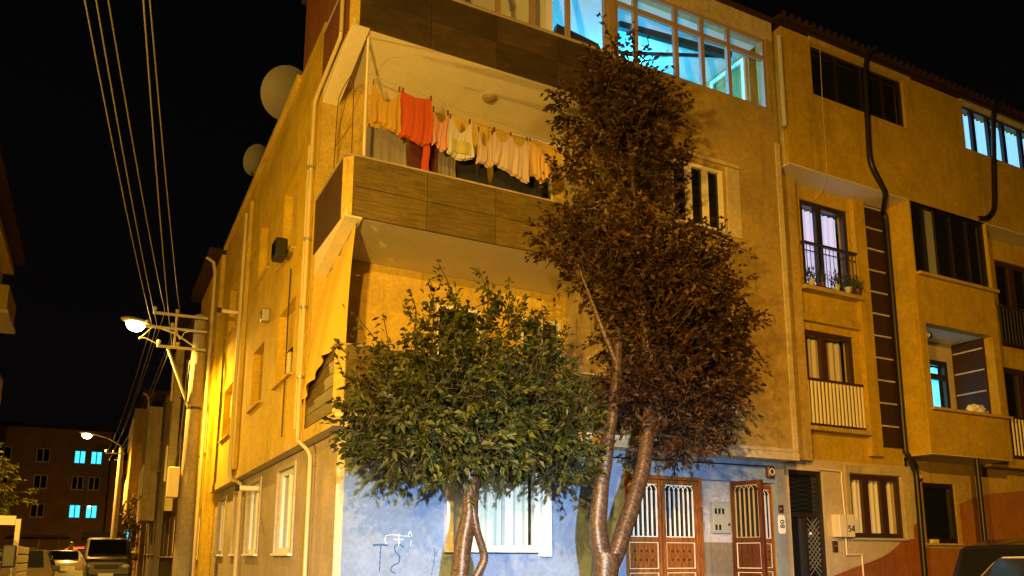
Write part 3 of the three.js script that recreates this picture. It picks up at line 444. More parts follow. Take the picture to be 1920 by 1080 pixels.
// ---------------------------------------------------------------- the ochre neighbour to the right
const N = thing('ochre_apartment_building', 'ochre apartment block with projecting bays and a dark brown stripe', 'building', [13, 0, -5]);
{
  const zb = -0.62, f6 = FZ(zb), f9 = FZ(-0.92);
  const frontHoles = [[9.3, 10.66, 6.75, 8.62], [9.2, 10.55, 3.98, 5.9]];
  part(N, 'ochre_front_wall', [wallG(f6, 8.22, 11.75, 3.36, 8.9, 0.25, frontHoles), bx(11.75, 12.2, 3.55, 8.9, zb - 0.25, zb)], M.ochre, { label: 'ochre wall of the recessed middle floors' });
  part(N, 'party_pilaster', [rbx(8.22, 9.0, 3.3, 8.899, zb, -0.42, 0.012)], M.ochreLight);
  part(N, 'pilaster', [rbx(10.72, 11.06, 3.5, 8.899, zb, -0.5, 0.012)], M.ochre);
  part(N, 'ochre_end_wall', [wallG(FZ(-0.5), 14.5, 19, 3.5, 8.9, 0.25, [[15.4, 16.8, 6.3, 8.4], [15.3, 16.7, 3.7, 5.8]])], M.ochre);
  // top storey, projecting over the recess
  part(N, 'top_storey_wall', wallG(FZ(0), 8.42, 19, 8.9, 11.78, 0.28, [[9.2, 11.98, 10.55, 11.66], [13.98, 17.4, 10.6, 11.7]]), M.ochre, { label: 'ochre wall of the projecting top storey' });
  part(N, 'top_soffit', bx(8.42, 19, 8.9, 9.0, -2, -0.281), M.soffit); part(N, 'soffit_strip', bx(8.42, 19, 8.88, 8.9, -0.62, -0.005), M.soffit);
  part(N, 'lintel_strip', [frb(FZ(0), 9.15, 12.2, 11.67, 11.79, 0.002, 0.04, 0.01), frb(FZ(0), 13.9, 17.5, 11.71, 11.79, 0.002, 0.04, 0.01)], M.ochreLight);
  part(N, 'roof', [bx(8.3, 19.2, 11.88, 11.95, -9, 0.1)], M.roof);
  const tl = []; for (let i = 0; i < 54; i++) tl.push(new THREE.CylinderGeometry(0.055, 0.065, 0.3, 7, 1, false, 0, Math.PI).rotateZ(Math.PI / 2).rotateY(Math.PI / 2).rotateX(-0.12).translate(8.4 + i * 0.2, 11.95, 0.0));
  for (const t of tl) part(N, 'roof_tile', t, M.roof);
  part(N, 'eave_board', bx(8.3, 19.2, 11.79, 11.88, 0.045, 0.09), M.rbBrown);
  part(N, 'body', [bx(8.22, 19, 0, 11.8, -9, -8.8), bx(18.9, 19, 0, 11.78, -8.8, -0.9), bx(8.22, 8.4, 3.4, 11.78, -8.8, -0.9)], M.ochre);
  win(N, FZ(0), 9.2, 11.98, 10.55, 11.66, { w: -0.14, fw: 0.05, mull: [10.0, 10.75, 11.4], mw: 0.05, frame: M.darkFrame, pane: M.glassDark });
  win(N, FZ(0), 13.98, 17.4, 10.6, 11.7, { w: -0.14, fw: 0.06, mull: [14.45, 15.05, 15.6, 16.3], mw: 0.12, frame: M.darkFrame, pane: M.glass, curtain: M.litBlue, label: 'top floor window with curtains lit pale blue' });
  // French doors with railings
  function french(u0, u1, v0, v1, curtain, bars, light, n) {
    const m = win(N, f6, u0, u1, v0, v1, { name: 'french_door', w: -0.12, d: 0.09, fw: 0.1, mull: [lerp(u0, u1, 0.4)], mw: 0.15, frame: bars ? M.brownFrame : M.darkFrame, pane: M.glass, curtain, label: light });
    const rm = bars ? M.brownFrame : M.iron, r = part(N, 'railing', rbx(u0 - 0.12, u1 + 0.06, v0 + 0.88, v0 + 0.93, zb + 0.06, zb + 0.13, 0.01), rm); part(r, 'bottom_rail', rbx(u0 - 0.12, u1 + 0.06, v0 + 0.03, v0 + 0.06, zb + 0.08, zb + 0.11, 0.01), rm); if (!bars) part(r, 'middle_rail', rbx(u0 - 0.12, u1 + 0.06, v0 + 0.74, v0 + 0.76, zb + 0.08, zb + 0.1, 0.006), rm);
    for (let i = 0; i <= n; i++) { const u = lerp(u0 - 0.1, u1 + 0.04, i / n); part(r, 'baluster', bars ? rbx(u - 0.022, u + 0.022, v0 + 0.06, v0 + 0.88, zb + 0.08, zb + 0.11, 0.006) : rod([u, v0 + 0.06, zb + 0.095], [u, v0 + 0.88, zb + 0.095], 0.008, 0.008, 6), bars ?? M.iron); }
    part(N, 'balcony_ledge', rbx(u0 - 0.2, u1 + 0.12, v0 - 0.09, v0 - 0.004, zb + 0.001, zb + 0.2, 0.012), M.ochreLight);
    return m;
  }
  french(9.3, 10.66, 6.75, 8.62, M.litLavender, null, 'french door with lavender white curtains lit from inside', 14);
  french(9.2, 10.55, 3.98, 5.9, M.net, M.ivory, 'french door with drab curtains behind a pale slatted railing', 15);
  part(N, 'lintel_step', [rbx(9.0, 10.719, 6.05, 6.2, zb + 0.001, zb + 0.1, 0.012)], M.ochre);
  // dark stripe with pale ledges
  const st = part(N, 'brown_stripe', bx(11.07, 11.74, 3.72, 8.899, zb + 0.001, zb + 0.05), M.rbBrown, { label: 'dark brown vertical stripe' });
  for (let i = 0; i < 11; i++) part(st, 'pale_ledge', rbx(11.12, 11.62, 4.12 + i * 0.468, 4.155 + i * 0.468, zb + 0.052, zb + 0.085, 0.006), M.whiteDull);
  // projecting bays
  const bay = part(N, 'bay_wall', [wallG(FZ(0), 11.8, 14.42, 3.56, 8.895, 0.2, [[12.0, 14.2, 4.5, 6.25], [11.85, 14.38, 7.32, 8.88]]), bx(11.8, 12.0, 3.56, 8.89, -1.0, -0.201), bx(14.22, 14.42, 3.56, 8.89, -1.0, -0.201)], M.ochre, { label: 'ochre bay front' });
  part(bay, 'bay_soffit', bx(11.81, 14.41, 3.55, 3.6, -1.0, -0.001), M.soffit);
  part(bay, 'bay_floor', [bx(12.0, 14.22, 4.35, 4.45, -1.7, -0.21), bx(12.0, 14.22, 6.3, 6.42, -1.7, -0.21)], M.soffit);
  part(bay, 'bay_ceiling', bx(12.001, 14.219, 6.26, 6.3, -1.7, -0.21), M.white);
  part(bay, 'bay_sill', rbx(11.9, 14.5, 4.44, 4.5, -0.22, 0.08, 0.01), M.ochreLight); part(bay, 'bay_sill', rbx(11.85, 14.5, 7.25, 7.32, -0.22, 0.09, 0.01), M.ochreLight);
  part(bay, 'inner_back_wall', wallG(FZ(-0.95), 12.0, 14.4, 4.45, 6.26, 0.1, [[12.9, 13.98, 4.55, 5.85]]), M.rbCream);
  win(N, FZ(-0.95), 12.9, 13.98, 4.55, 5.85, { name: 'balcony_window', w: -0.08, fw: 0.11, trans: [5.48], mw: 0.13, frame: M.darkFrame, pane: M.glass, curtain: M.litCyan, label: 'small balcony window lit bright cyan' });
  const ic = part(N, 'inner_cladding', bx(14.15, 14.215, 4.46, 6.25, -0.94, -0.201), M.rbBrown); for (let i = 0; i < 4; i++) part(ic, 'pale_ledge', rbx(14.12, 14.15, 4.6 + i * 0.47, 4.635 + i * 0.47, -0.9, -0.22, 0.006), M.whiteDull);
  const sw = thing('flue_cowl', 'small pale flue cowl under the white bay ceiling', 'flue pipe', [12.1, 6.0, -0.1]);
  part(sw, 'pipe', rod([11.98, 6.05, -0.15], [12.25, 6.05, -0.15], 0.05, 0.05, 10), M.ivory); part(sw, 'end_cap', rod([12.25, 6.05, -0.15], [12.31, 6.05, -0.15], 0.06, 0.06, 10), M.black);
  win(N, FZ(0), 11.85, 14.38, 7.32, 8.88, { w: -0.14, fw: 0.05, mull: [12.35, 12.7, 13.25, 13.8], mw: 0.02, frame: M.darkFrame, pane: (i) => (i === 1 ? mat([0.3, 0.3, 0.28], { rough: 0.3 }) : M.glassDark), label: 'dark sliding glazing of the upper bay' });
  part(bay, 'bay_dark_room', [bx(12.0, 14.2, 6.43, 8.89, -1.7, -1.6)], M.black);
  // far recess with dark French doors
  win(N, FZ(-0.5), 15.4, 16.8, 6.3, 8.4, { name: 'french_door', w: -0.12, fw: 0.12, mull: [16.1], mw: 0.2, frame: M.brownFrame, pane: M.glassDark });
  win(N, FZ(-0.5), 15.3, 16.7, 3.7, 5.8, { name: 'french_door', w: -0.12, fw: 0.12, mull: [16.0], mw: 0.2, frame: M.brownFrame, pane: M.glassDark });
  for (const [v0, mm] of [[6.3, M.iron], [3.7, M.ivory]]) { const r = part(N, 'railing', rbx(15.2, 16.9, v0 + 0.88, v0 + 0.93, -0.42, -0.35, 0.01), M.brownFrame); part(r, 'bottom_rail', rbx(15.2, 16.9, v0 + 0.03, v0 + 0.06, -0.4, -0.37, 0.01), M.brownFrame); for (let i = 0; i <= 13; i++) { const u = 15.22 + i * 0.128; part(r, 'baluster', rbx(u - 0.018, u + 0.018, v0 + 0.06, v0 + 0.88, -0.4, -0.37, 0.005), mm); } }
  // ground floor
  part(N, 'cream_ground_wall', [wallG(f6, 8.22, 12.15, 0, 3.36, 0.25, [[8.56, 9.45, 0.1, 3.14], [10.14, 11.62, 1.92, 3.14]]), bx(8.22, 11.8, 3.36, 3.56, zb - 0.25, zb - 0.002)], M.rbCream, { label: 'cream plastered ground floor wall' });
  part(N, 'set_back_wall', [wallG(f9, 12.15, 19, 0, 3.55, 0.25, [[12.7, 13.75, 1.84, 3.1], [15.9, 17, 0.1, 2.95]])], M.ochreLight);
  const dd = []; for (let i = 0; i <= 20; i++) { const t = i / 20; dd.push([9.5 + t * 2.64, 1.2 + 1.12 * t * t * 0.75 + 0.28 * t + 0.05 * Math.sin(t * 7)]); }
  part(N, 'painted_dado', [polyG(f6, [[9.48, 0.02], [12.14, 0.02], ...dd.reverse()], 0.004, 0.008)], M.rbDado, { label: 'rust orange painted dado with a curved upper edge' });
  part(N, 'painted_dado', [polyG(f9, [[12.16, 0.02], [18.9, 0.02], [18.9, 3.0], [16.2, 3.05], [15.0, 2.95], [14.3, 2.82], [13.86, 2.68], [13.86, 1.74], [12.16, 1.74]], 0.004, 0.008)], mat([0.55, 0.22, 0.04], { map: pl4, bump: gr }), { label: 'orange painted dado under the bay' });
  part(N, 'bay_post', rod([13.36, 0, -0.1], [13.36, 3.56, -0.1], 0.05), M.pipeBlack);
  win(N, f6, 10.14, 11.62, 1.92, 3.14, { w: -0.1, fw: 0.09, mull: [10.62, 11.14], mw: 0.16, frame: M.brownFrame, pane: M.glass, curtain: M.curtain, sill: true, label: 'brown framed ground floor window with net curtains' });
  part(N, 'window_surround', [frb(f6, 11.63, 11.86, 1.9, 3.3, 0.002, 0.04, 0.01), frb(f6, 10.0, 10.13, 1.9, 3.3, 0.002, 0.04, 0.01), frb(f6, 10.131, 11.629, 3.15, 3.3, 0.002, 0.04, 0.01)], M.creamLight);
  win(N, f9, 12.7, 13.75, 1.84, 3.1, { w: -0.1, fw: 0.1, frame: M.darkFrame, pane: M.glassDark, sill: true });
  win(N, f9, 15.9, 17, 0.1, 2.95, { name: 'side_door', w: -0.1, fw: 0.1, frame: M.brownFrame, pane: M.glassDark });
  // entrance door: black iron leaf with lattice
  const door = part(N, 'entrance_door', [bx(8.56, 8.63, 0.1, 3.14, zb - 0.16, zb - 0.06), bx(9.36, 9.45, 0.1, 3.14, zb - 0.16, zb - 0.06), bx(8.63, 9.36, 3.06, 3.14, zb - 0.16, zb - 0.06), bx(8.63, 9.36, 2.28, 2.36, zb - 0.16, zb - 0.06), bx(8.96, 9.02, 0.1, 2.28, zb - 0.16, zb - 0.06)], M.darkFrame, { label: 'black iron entrance door with lattice' });
  part(door, 'pane', bx(8.63, 9.36, 0.1, 3.06, zb - 0.15, zb - 0.14), M.glassDark);
  for (let i = 0; i < 9; i++) for (const s of [-1, 1]) { const c = 1.35 + i * 0.1; part(door, 'lattice_bar', bar([9.02, c - s * 0.17, zb - 0.1 + s * 0.006], [9.36, c + s * 0.17, zb - 0.1 + s * 0.006], 0.01), M.metal); }
  for (let i = 0; i < 7; i++) for (const s of [-1, 1]) { const c = 2.44 + i * 0.085; part(door, 'lattice_bar', bar([8.64, c - s * 0.05, zb - 0.1 + s * 0.006], [9.35, c + s * 0.05, zb - 0.1 + s * 0.006], 0.008), M.iron); }
  part(door, 'knob', new THREE.SphereGeometry(0.03, 10, 8).translate(9.08, 1.98, zb - 0.05), M.white);
  // black rainwater pipes
  part(N, 'rainwater_pipe', [tube([[10.93, 12.0, 0.2], [10.8, 11.85, 0.1], [10.7, 11.4, 0.07], [10.62, 9.6, 0.07], [10.68, 9.3, 0.07], [11.1, 8.86, 0.0], [11.6, 8.75, -0.46], [11.72, 8.5, -0.5], [11.7, 3.8, -0.5], [11.75, 3.6, -0.5], [11.93, 3.3, -0.5], [11.97, 3.1, -0.5], [11.95, 0.1, -0.5]], 0.055, 10, 160)], M.pipeBlack);
  part(N, 'rainwater_pipe', [tube([[15.3, 12.0, 0.2], [15.1, 11.9, 0.1], [15.0, 11.4, 0.07], [14.72, 9.5, 0.07], [14.62, 9.2, 0.07], [14.35, 8.97, 0.07], [14.1, 8.93, 0.02]], 0.055, 10, 80)], M.pipeBlack);
  part(N, 'service_cable', tube([[9.45, 11.6, 0.03], [9.42, 10.4, 0.02], [9.4, 8.95, 0.02], [9.6, 8.75, -0.3], [9.62, 8.62, -0.55]], 0.006, 5, 40), M.pipeWhite);
}
{ // gas box, bell, pots
  const g = thing('gas_meter_box', 'pale gas meter box beside the net curtained window', 'meter box', [9.78, 1.9, -0.62]);
  part(g, 'cabinet', rbx(9.58, 9.98, 1.92, 2.34, -0.616, -0.42, 0.015), M.ivory); part(g, 'door_seam', bx(9.765, 9.772, 1.94, 2.32, -0.42, -0.416), M.iron); part(g, 'pipe', [tube([[9.88, 2.34, -0.55], [9.88, 3.0, -0.57], [9.88, 3.16, -0.57], [9.3, 3.18, -0.57]], 0.018, 6, 30), rod([9.86, 1.92, -0.55], [9.86, 1.6, -0.55], 0.018), rod([10.3, 1.6, -0.58], [10.3, 0.2, -0.58], 0.018), rod([9.86, 1.6, -0.56], [10.3, 1.6, -0.57], 0.018)], M.ivory);
  const font = await new FontLoader().loadAsync('fonts/droid/droid_sans_bold.typeface.json');
  const tg = new TextGeometry('54', { font, size: 0.12, depth: 0.003, curveSegments: 3 }); tg.translate(9.79, 2.02, -0.419); part(g, 'number', tg, M.black);
  const plq = scene.getObjectByName('door_plaque'); const t2 = new TextGeometry('80', { font, size: 0.1, depth: 0.003, curveSegments: 3 }); t2.rotateZ(Math.PI / 2).translate(8.13, 2.05, -0.367); part(plq, 'number', t2, M.black);
  const db = thing('door_bell', 'dark bell panel below the gas meter box', 'door bell', [9.62, 1.7, -0.61]); part(db, 'box', rbx(9.56, 9.68, 1.64, 1.85, -0.617, -0.58, 0.01), M.brownFrame); part(db, 'button', new THREE.SphereGeometry(0.012, 8, 6).translate(9.62, 1.76, -0.578), M.whiteDull);
  const pots = [[9.32, 'white pot with a leafy plant at the pilaster end of the railing ledge', 0.1, 1], [9.62, 'brown pot with a dark drooping plant on the railing ledge', 0.08, 0], [10.02, 'white pot with a tall bushy plant in the middle of the railing ledge', 0.09, 1], [10.34, 'low pale trough with a small plant on the railing ledge', 0.1, 1], [10.62, 'dark spreading plant in a brown pot at the far end of the ledge', 0.11, 0]];
  srand(77);
  for (const [x, label, r, wht] of pots) {
    const p = thing('potted_plant', label, 'potted plant', [x, 6.75, -0.48], 'pots on the railing ledge'); const pts = [[0.001, 0], [r * 0.5, 0], [r * 0.7, 0.1], [r * 0.75, 0.105], [r * 0.75, 0.12], [r * 0.65, 0.12], [0.001, 0.11]].map((q) => new THREE.Vector2(...q));
    part(p, 'pot', new THREE.LatheGeometry(pts, 14).translate(x, 6.75, -0.46), wht ? M.whiteDull : M.woodDark);
    const lv = []; for (let i = 0; i < 60; i++) { const a = rr(0, 6.28), e = rr(-0.2, 1.3), L = rr(0.08, 0.3), g1 = new THREE.ConeGeometry(0.022, 0.09, 3, 1).scale(1, 1, 0.25).rotateX(rr(-1, 1)).rotateY(a); g1.translate(x + Math.cos(a) * Math.cos(e) * L * 0.7, 6.87 + Math.sin(e) * L + 0.03, -0.46 + Math.sin(a) * Math.cos(e) * L * 0.4); lv.push(g1); }
    part(p, 'foliage', lv, mat([0.03, 0.055, 0.02], { rough: 0.7 }));
  }
  solo('laundry_bundle', 'white bundle of cloth lying on the lower bay sill', 'cloth', (() => { const s = new THREE.IcosahedronGeometry(0.2, 3), p = s.attributes.position; for (let i = 0; i < p.count; i++) { const x = p.getX(i), y = p.getY(i), z = p.getZ(i), k = 1 + 0.18 * Math.sin(x * 30 + z * 17) * Math.sin(y * 24 + x * 9); p.setXYZ(i, x * 1.3 * k, Math.max(-0.08, y * 0.55 * k), z * 0.6 * k); } s.computeVertexNormals(); return s.translate(13.45, 4.585, -0.06); })(), mat([0.78, 0.78, 0.76], { rough: 0.95 }));
  solo('yellow_packet', 'small yellow packet left on the dark window sill', 'packet', rbx(12.82, 13.02, 1.84, 1.92, -0.97, -0.87, 0.01).rotateZ(0), mat([0.8, 0.6, 0.05], { rough: 0.5 }));
  const sock = thing('wall_socket_lamp', 'small brass wall lamp under the ochre bay', 'wall lamp', [12.5, 3.1, -0.9]); part(sock, 'back_plate', rbx(12.42, 12.54, 3.12, 3.26, -0.917, -0.88, 0.01), M.woodDark); part(sock, 'shade', new THREE.SphereGeometry(0.07, 12, 8).scale(1, 0.8, 1).translate(12.5, 3.2, -0.82), mat([0.7, 0.5, 0.2], { rough: 0.4 }));
}

// ---------------------------------------------------------------- houses along the narrow street and at its end
function rowHouse(name, label, x, z0, z1, h, wall, o = {}) {
  const g0 = groundY((z0 + z1) / 2), H = thing(name, label, 'building', [x + 3, g0, (z0 + z1) / 2], 'houses along the narrow street'), f = FX(x), holes = [], n = o.n ?? 2, fl = o.floors ?? 3;
  for (let j = 0; j < fl; j++) for (let i = 0; i < n; i++) { const c = lerp(z0, z1, (i + 0.5) / n), y = g0 + 1.3 + j * (h - 1) / fl; holes.push([c - 0.55, c + 0.55, y, y + 1.35]); }
  part(H, 'wall', [wallG(f, z0, z1, g0 - 0.5, g0 + h, 0.25, holes), bx(x + 0.26, x + 6, g0 - 0.5, g0 + h, z1 - 0.25, z1 - 0.001), bx(x + 0.26, x + 6, g0 - 0.5, g0 + h, z0 + 0.001, z0 + 0.25), bx(x + 5.8, x + 6, g0, g0 + h, z0, z1)], wall);
  part(H, 'roof', [bx(x - (o.eave ?? 0.4), x + 6, g0 + h, g0 + h + 0.12, z0 - 0.1, z1 + 0.1)], M.roof);
  for (const [a, b, c, d] of holes) win(H, f, a, b, c, d, { w: -0.14, mull: [(a + b) / 2], frame: o.frame ?? M.ivory, pane: M.glassDark, sill: true });
  if (o.bay) { const [a, b, y0, y1, out] = o.bay; part(H, 'bay', [bx(x - out, x - 0.002, g0 + y0, g0 + y1, a, b)], o.bayMat ?? wall); const wb = FX(x - out); for (let k = 0; k < 2; k++) { const y = g0 + y0 + 1 + k * 2.8; if (y + 1.3 < g0 + y1) win(H, wb, a + 0.3, b - 0.3, y, y + 1.25, { w: 0.002, d: 0.05, mull: [(a + b) / 2], frame: o.frame ?? M.ivory, pane: M.glassDark }); } }
  if (o.pipe) part(H, 'downpipe', tube([[x - 0.35, g0 + h, o.pipe], [x - 0.1, g0 + h - 0.5, o.pipe], [x - 0.1, g0 + 0.3, o.pipe]], 0.05, 8, 40), M.pipeWhite);
  return H;
}
rowHouse('yellow_house', 'low yellow house adjoining the corner block behind the pole', -0.1, -17.6, -12.75, 9.7, M.yellow, { n: 2, eave: 0.35, pipe: -13.2, frame: M.ivory });
rowHouse('brown_house', 'tall brown house with cream window strip beyond the pole', -0.35, -23.5, -17.7, 9.0, mat([0.09, 0.04, 0.02], { map: pl4 }), { n: 3, bay: [-20.6, -19.6, 2.8, 8.4, 0.25], bayMat: M.creamLight });
rowHouse('grey_house', 'grey white house front with dark doors beyond the brown house', -0.55, -30.5, -23.6, 7.4, mat([0.28, 0.23, 0.18], { map: wn }), { n: 3, floors: 2, bay: [-28.6, -25.4, 2.6, 7.2, 0.5], bayMat: M.creamLight });
rowHouse('cream_house', 'cream house with projecting upper floor deep in the street', -0.75, -42, -30.6, 8.6, mat([0.24, 0.15, 0.07], { map: pl4 }), { n: 4, bay: [-38, -33, 2.7, 8.2, 0.6], bayMat: M.cream, pipe: -31 });
{ // block closing the street
  const F = thing('brown_apartment_block', 'brown four storey block closing the end of the street', 'building', [-6, 0.9, -65], 'houses at the end of the street'), f = FZ(-62), holes = [], lit = new Set(['0,3', '1,3', '0,1', '1,1']);
  const cols = [[-4.1, 0.8], [-2.95, 0.8], [-6.6, 0.9], [-9.2, 1.0]], ys = [2.2, 4.55, 6.75, 8.8];
  cols.forEach(([c, w], i) => ys.forEach((y, j) => { if (j > 0) holes.push([c - w / 2, c + w / 2, y, y + 1.05, i, j]); }));
  part(F, 'wall', [wallG(f, -10.5, -1.9, 0, 11.45, 0.3, holes.map((h) => h.slice(0, 4))), bx(-2.2, -1.9, 0, 11.4, -70, -62.3)], mat([0.5, 0.3, 0.13], { map: pl6, bump: gr }));
  for (const [a, b, c, d, i, j] of holes) { const on = lit.has(i + ',' + j); win(F, f, a, b, c, d, { w: -0.12, fw: 0.05, mull: [(a + b) / 2], mw: 0.07, frame: on ? mat([0.05, 0.16, 0.3]) : M.ivory, pane: on ? M.glass : M.glassDark, curtain: on ? M.litCyan : null, sill: true, label: on ? 'window lit cyan' : undefined }); }
  part(F, 'roof', bx(-10.7, -1.7, 11.45, 11.7, -70, -61.6), M.roof); part(F, 'balcony', [bx(-9.9, -8.2, 7.6, 8.6, -61.99, -61.3)], mat([0.3, 0.18, 0.09]));
  part(F, 'shop_canopy', [bx(-8.3, -4.2, 3.05, 3.2, -61.99, -60.9), bx(-3.4, -0.4, 3.0, 3.5, -61.99, -60.8)], M.black);
  part(F, 'shop_front', [bx(-7.6, -7.5, 0.9, 3.0, -61.99, -61.95), bx(-6.3, -6.2, 0.9, 3.0, -61.99, -61.95), bx(-7.5, -6.3, 2.2, 2.3, -61.99, -61.95), bx(-5.0, -4.9, 0.9, 3.0, -61.99, -61.95)], M.whiteDull);
  part(F, 'corner_pipe', rod([-1.95, 1, -61.95], [-1.95, 11.3, -61.95], 0.06), M.pipeBlack);
  const G = thing('orange_house', 'lower orange house beside the far brown block', 'building', [0, 0.9, -65], 'houses at the end of the street');
  const h2 = [[-0.9, 0.0, 7.2, 8.2], [-0.9, 0.0, 5.0, 6.0], [-0.35, 0.55, 2.75, 3.85]];
  part(G, 'wall', wallG(f, -1.88, 3, 0, 9.2, 0.3, h2), mat([0.62, 0.36, 0.1], { map: pl6, bump: gr })); part(G, 'roof', bx(-1.85, 3.2, 9.2, 9.4, -68, -61.7), M.roof);
  h2.forEach(([a, b, c, d], i) => win(G, f, a, b, c, d, { w: -0.1, fw: 0.05, mull: [(a + b) / 2], frame: M.ivory, pane: i === 2 ? M.glass : M.glassDim, curtain: i === 2 ? M.litCyan : null, sill: true }));
}
{ // house at the left margin, only its eaves and balcony ends reach the frame
  const H = thing('opposite_house', 'house across the street, its yellow lit eaves and balcony ends at the picture edge', 'building', [-10, 0.3, -20]);
  part(H, 'wall', [bx(-12, -6.95, 0, 14, -28.9, -9), ], M.yellowTrim); part(H, 'balcony', [bx(-6.949, -6.32, 10.9, 11.9, -28.6, -25.5)], M.yellowTrim); part(H, 'balcony_slab', [bx(-6.949, -6.25, 10.75, 10.899, -28.75, -25.4)], M.soffit);
  part(H, 'cornice', [bx(-6.949, -6.55, 13.3, 13.6, -28.7, -10)], M.yellowTrim); part(H, 'roof', [bx(-12.2, -6.2, 14.0, 14.2, -29.4, -9)], M.roof); part(H, 'balcony', [bx(-6.949, -6.45, 7.6, 8.7, -28.5, -25.5)], M.yellowTrim);
}

// ---------------------------------------------------------------- poles, lamps, wires
function lampHead(P, at, dir, lens) { // cobra head pointing along dir (x, z), lens below
  const a = Math.atan2(dir[0], dir[1]), s = new THREE.SphereGeometry(1, 20, 12).scale(0.15, 0.1, 0.36); s.rotateX(-0.12).rotateY(a).translate(at[0], at[1] + 0.09, at[2]);
  const h = part(P, 'lamp_head', s, M.galv); const l = new THREE.SphereGeometry(1, 20, 10, 0, Math.PI * 2, Math.PI / 2, Math.PI / 2).scale(0.17, 0.2, 0.22).rotateY(a).translate(at[0], at[1] + 0.03, at[2]); part(h, 'lens', l, lens); return h;
}
function spot(P, at, target, color, I, angle, pen, rad) { const b = baseOf.get(P), s = new THREE.SpotLight(color, I, 0, angle, pen, 2); s.position.set(at[0] - b.x, at[1] - b.y, at[2] - b.z); s.target.position.set(target[0] - b.x, target[1] - b.y, target[2] - b.z); s.castShadow = true; s.shadow.radius = rad; s.shadow.mapSize.set(1024, 1024); s.shadow.bias = -0.0005; P.add(s, s.target); return s; }
function pole(x, z, top, r0, r1, name, label, arms, lampAt, lens, o = {}) {
  const g = groundY(z), P = thing(name, label, 'street lamp', [x, g, z], 'street lamps on poles');
  part(P, 'shaft', rod([x, g - 0.1, z], [x, top, z], r0, r1, 18), M.concrete);
  for (const [y, L] of arms) { part(P, 'cross_arm', [bar([x + 0.15, y, z + r1 + 0.03], [x - L, y - 0.02, z + r1 + 0.03], 0.06)], M.galv);
    for (const k of [0.55, 1]) { const pts = [[0.001, 0], [0.03, 0], [0.045, 0.03], [0.03, 0.05], [0.05, 0.08], [0.03, 0.11], [0.001, 0.12]].map((q) => new THREE.Vector2(...q)); part(P, 'insulator', new THREE.LatheGeometry(pts, 10).translate(x - L * k + 0.04, y + 0.03, z + r1 + 0.03), M.whiteDull); } }
  if (arms.length > 1) { const L = Math.min(...arms.map((q) => q[1])); part(P, 'arm_strut', [bar([x - L * 0.6, arms[0][0], z + r1 + 0.06], [x - L * 0.6, arms[arms.length - 1][0], z + r1 + 0.06], 0.05), bar([x - L * 0.75, arms[arms.length - 1][0] - 0.03, z + r1 + 0.03], [x - r1, arms[arms.length - 1][0] - 1.5, z + r1 * 0.5], 0.05)], M.galv);
    for (const q of arms) part(P, 'clamp', rod([x, q[0] - 0.05, z], [x, q[0] + 0.05, z], r1 + 0.025, r1 + 0.025, 16), M.iron); part(P, 'clamp', rod([x, arms[arms.length - 1][0] - 1.55, z], [x, arms[arms.length - 1][0] - 1.48, z], r1 + 0.035, r1 + 0.035, 16), M.iron); }
  part(P, 'lamp_arm', tube([[x, lampAt[1] - 0.45, z], [lerp(x, lampAt[0], 0.4), lampAt[1] - 0.1, lerp(z, lampAt[2], 0.4)], [lerp(x, lampAt[0], 0.85), lampAt[1] + 0.08, lerp(z, lampAt[2], 0.85)], [lampAt[0], lampAt[1] + 0.1, lampAt[2]]], 0.025, 8, 24), M.galv);
  lampHead(P, lampAt, [lampAt[0] - x, lampAt[2] - z], lens);
  return P;
}
const ARMS = [[7.65, 1.15], [7.28, 1.3], [6.8, 1.0]];
const P1 = pole(-0.62, -11.7, 7.75, 0.24, 0.15, 'utility_pole', 'concrete utility pole with cross arms and a glowing lamp beside the yellow wall', ARMS, [-2.13, 7.3, -11.7], M.lens);
spot(P1, [-2.13, 7.08, -11.7], [-1.95, 0, -11.5], SODIUM_Y, LUM.near, 1.5, 0.35, 5);
part(P1, 'cable_box', rbx(-1.12, -0.86, 3.0, 3.75, -11.75, -11.4, 0.03), M.ivory); part(P1, 'box_cable', tube([[-0.98, 3.75, -11.6], [-0.9, 4.5, -11.55], [-0.82, 6.5, -11.55]], 0.02, 6, 20), M.iron);
part(P1, 'jumper_loop', [tube([[-1.75, 7.25, -11.5], [-1.95, 7.0, -11.5], [-2.05, 6.9, -11.5], [-1.9, 6.95, -11.5], [-1.6, 6.82, -11.5]], 0.014, 6, 24), tube([[-1.2, 7.25, -11.5], [-1.1, 7.0, -11.5], [-1.0, 7.2, -11.5], [-0.75, 7.3, -11.5]], 0.012, 6, 20)], M.ivory);
const P2 = pole(-1.78, -33, 6.75, 0.16, 0.11, 'utility_pole', 'farther lamp pole standing in front of the far brown block', [[6.45, 0.7]], [-3.3, 7.25, -33], M.lensFar);
spot(P2, [-3.3, 7.05, -33], [-3.3, 0, -34.5], SODIUM, LUM.far, 1.5, 0.4, 5);
const P0 = pole(-3.4, 16, 7.95, 0.24, 0.15, 'utility_pole', 'utility pole with lamp on the near side of the crossing', ARMS.map(([y, l]) => [y + 0.05, l]), [-5.2, 7.5, 14.2], M.lensFar);
spot(P0, [-5.2, 7.32, 14.2], [3.5, 0, 7], SODIUM, LUM.behind, 0.95, 1, 6);
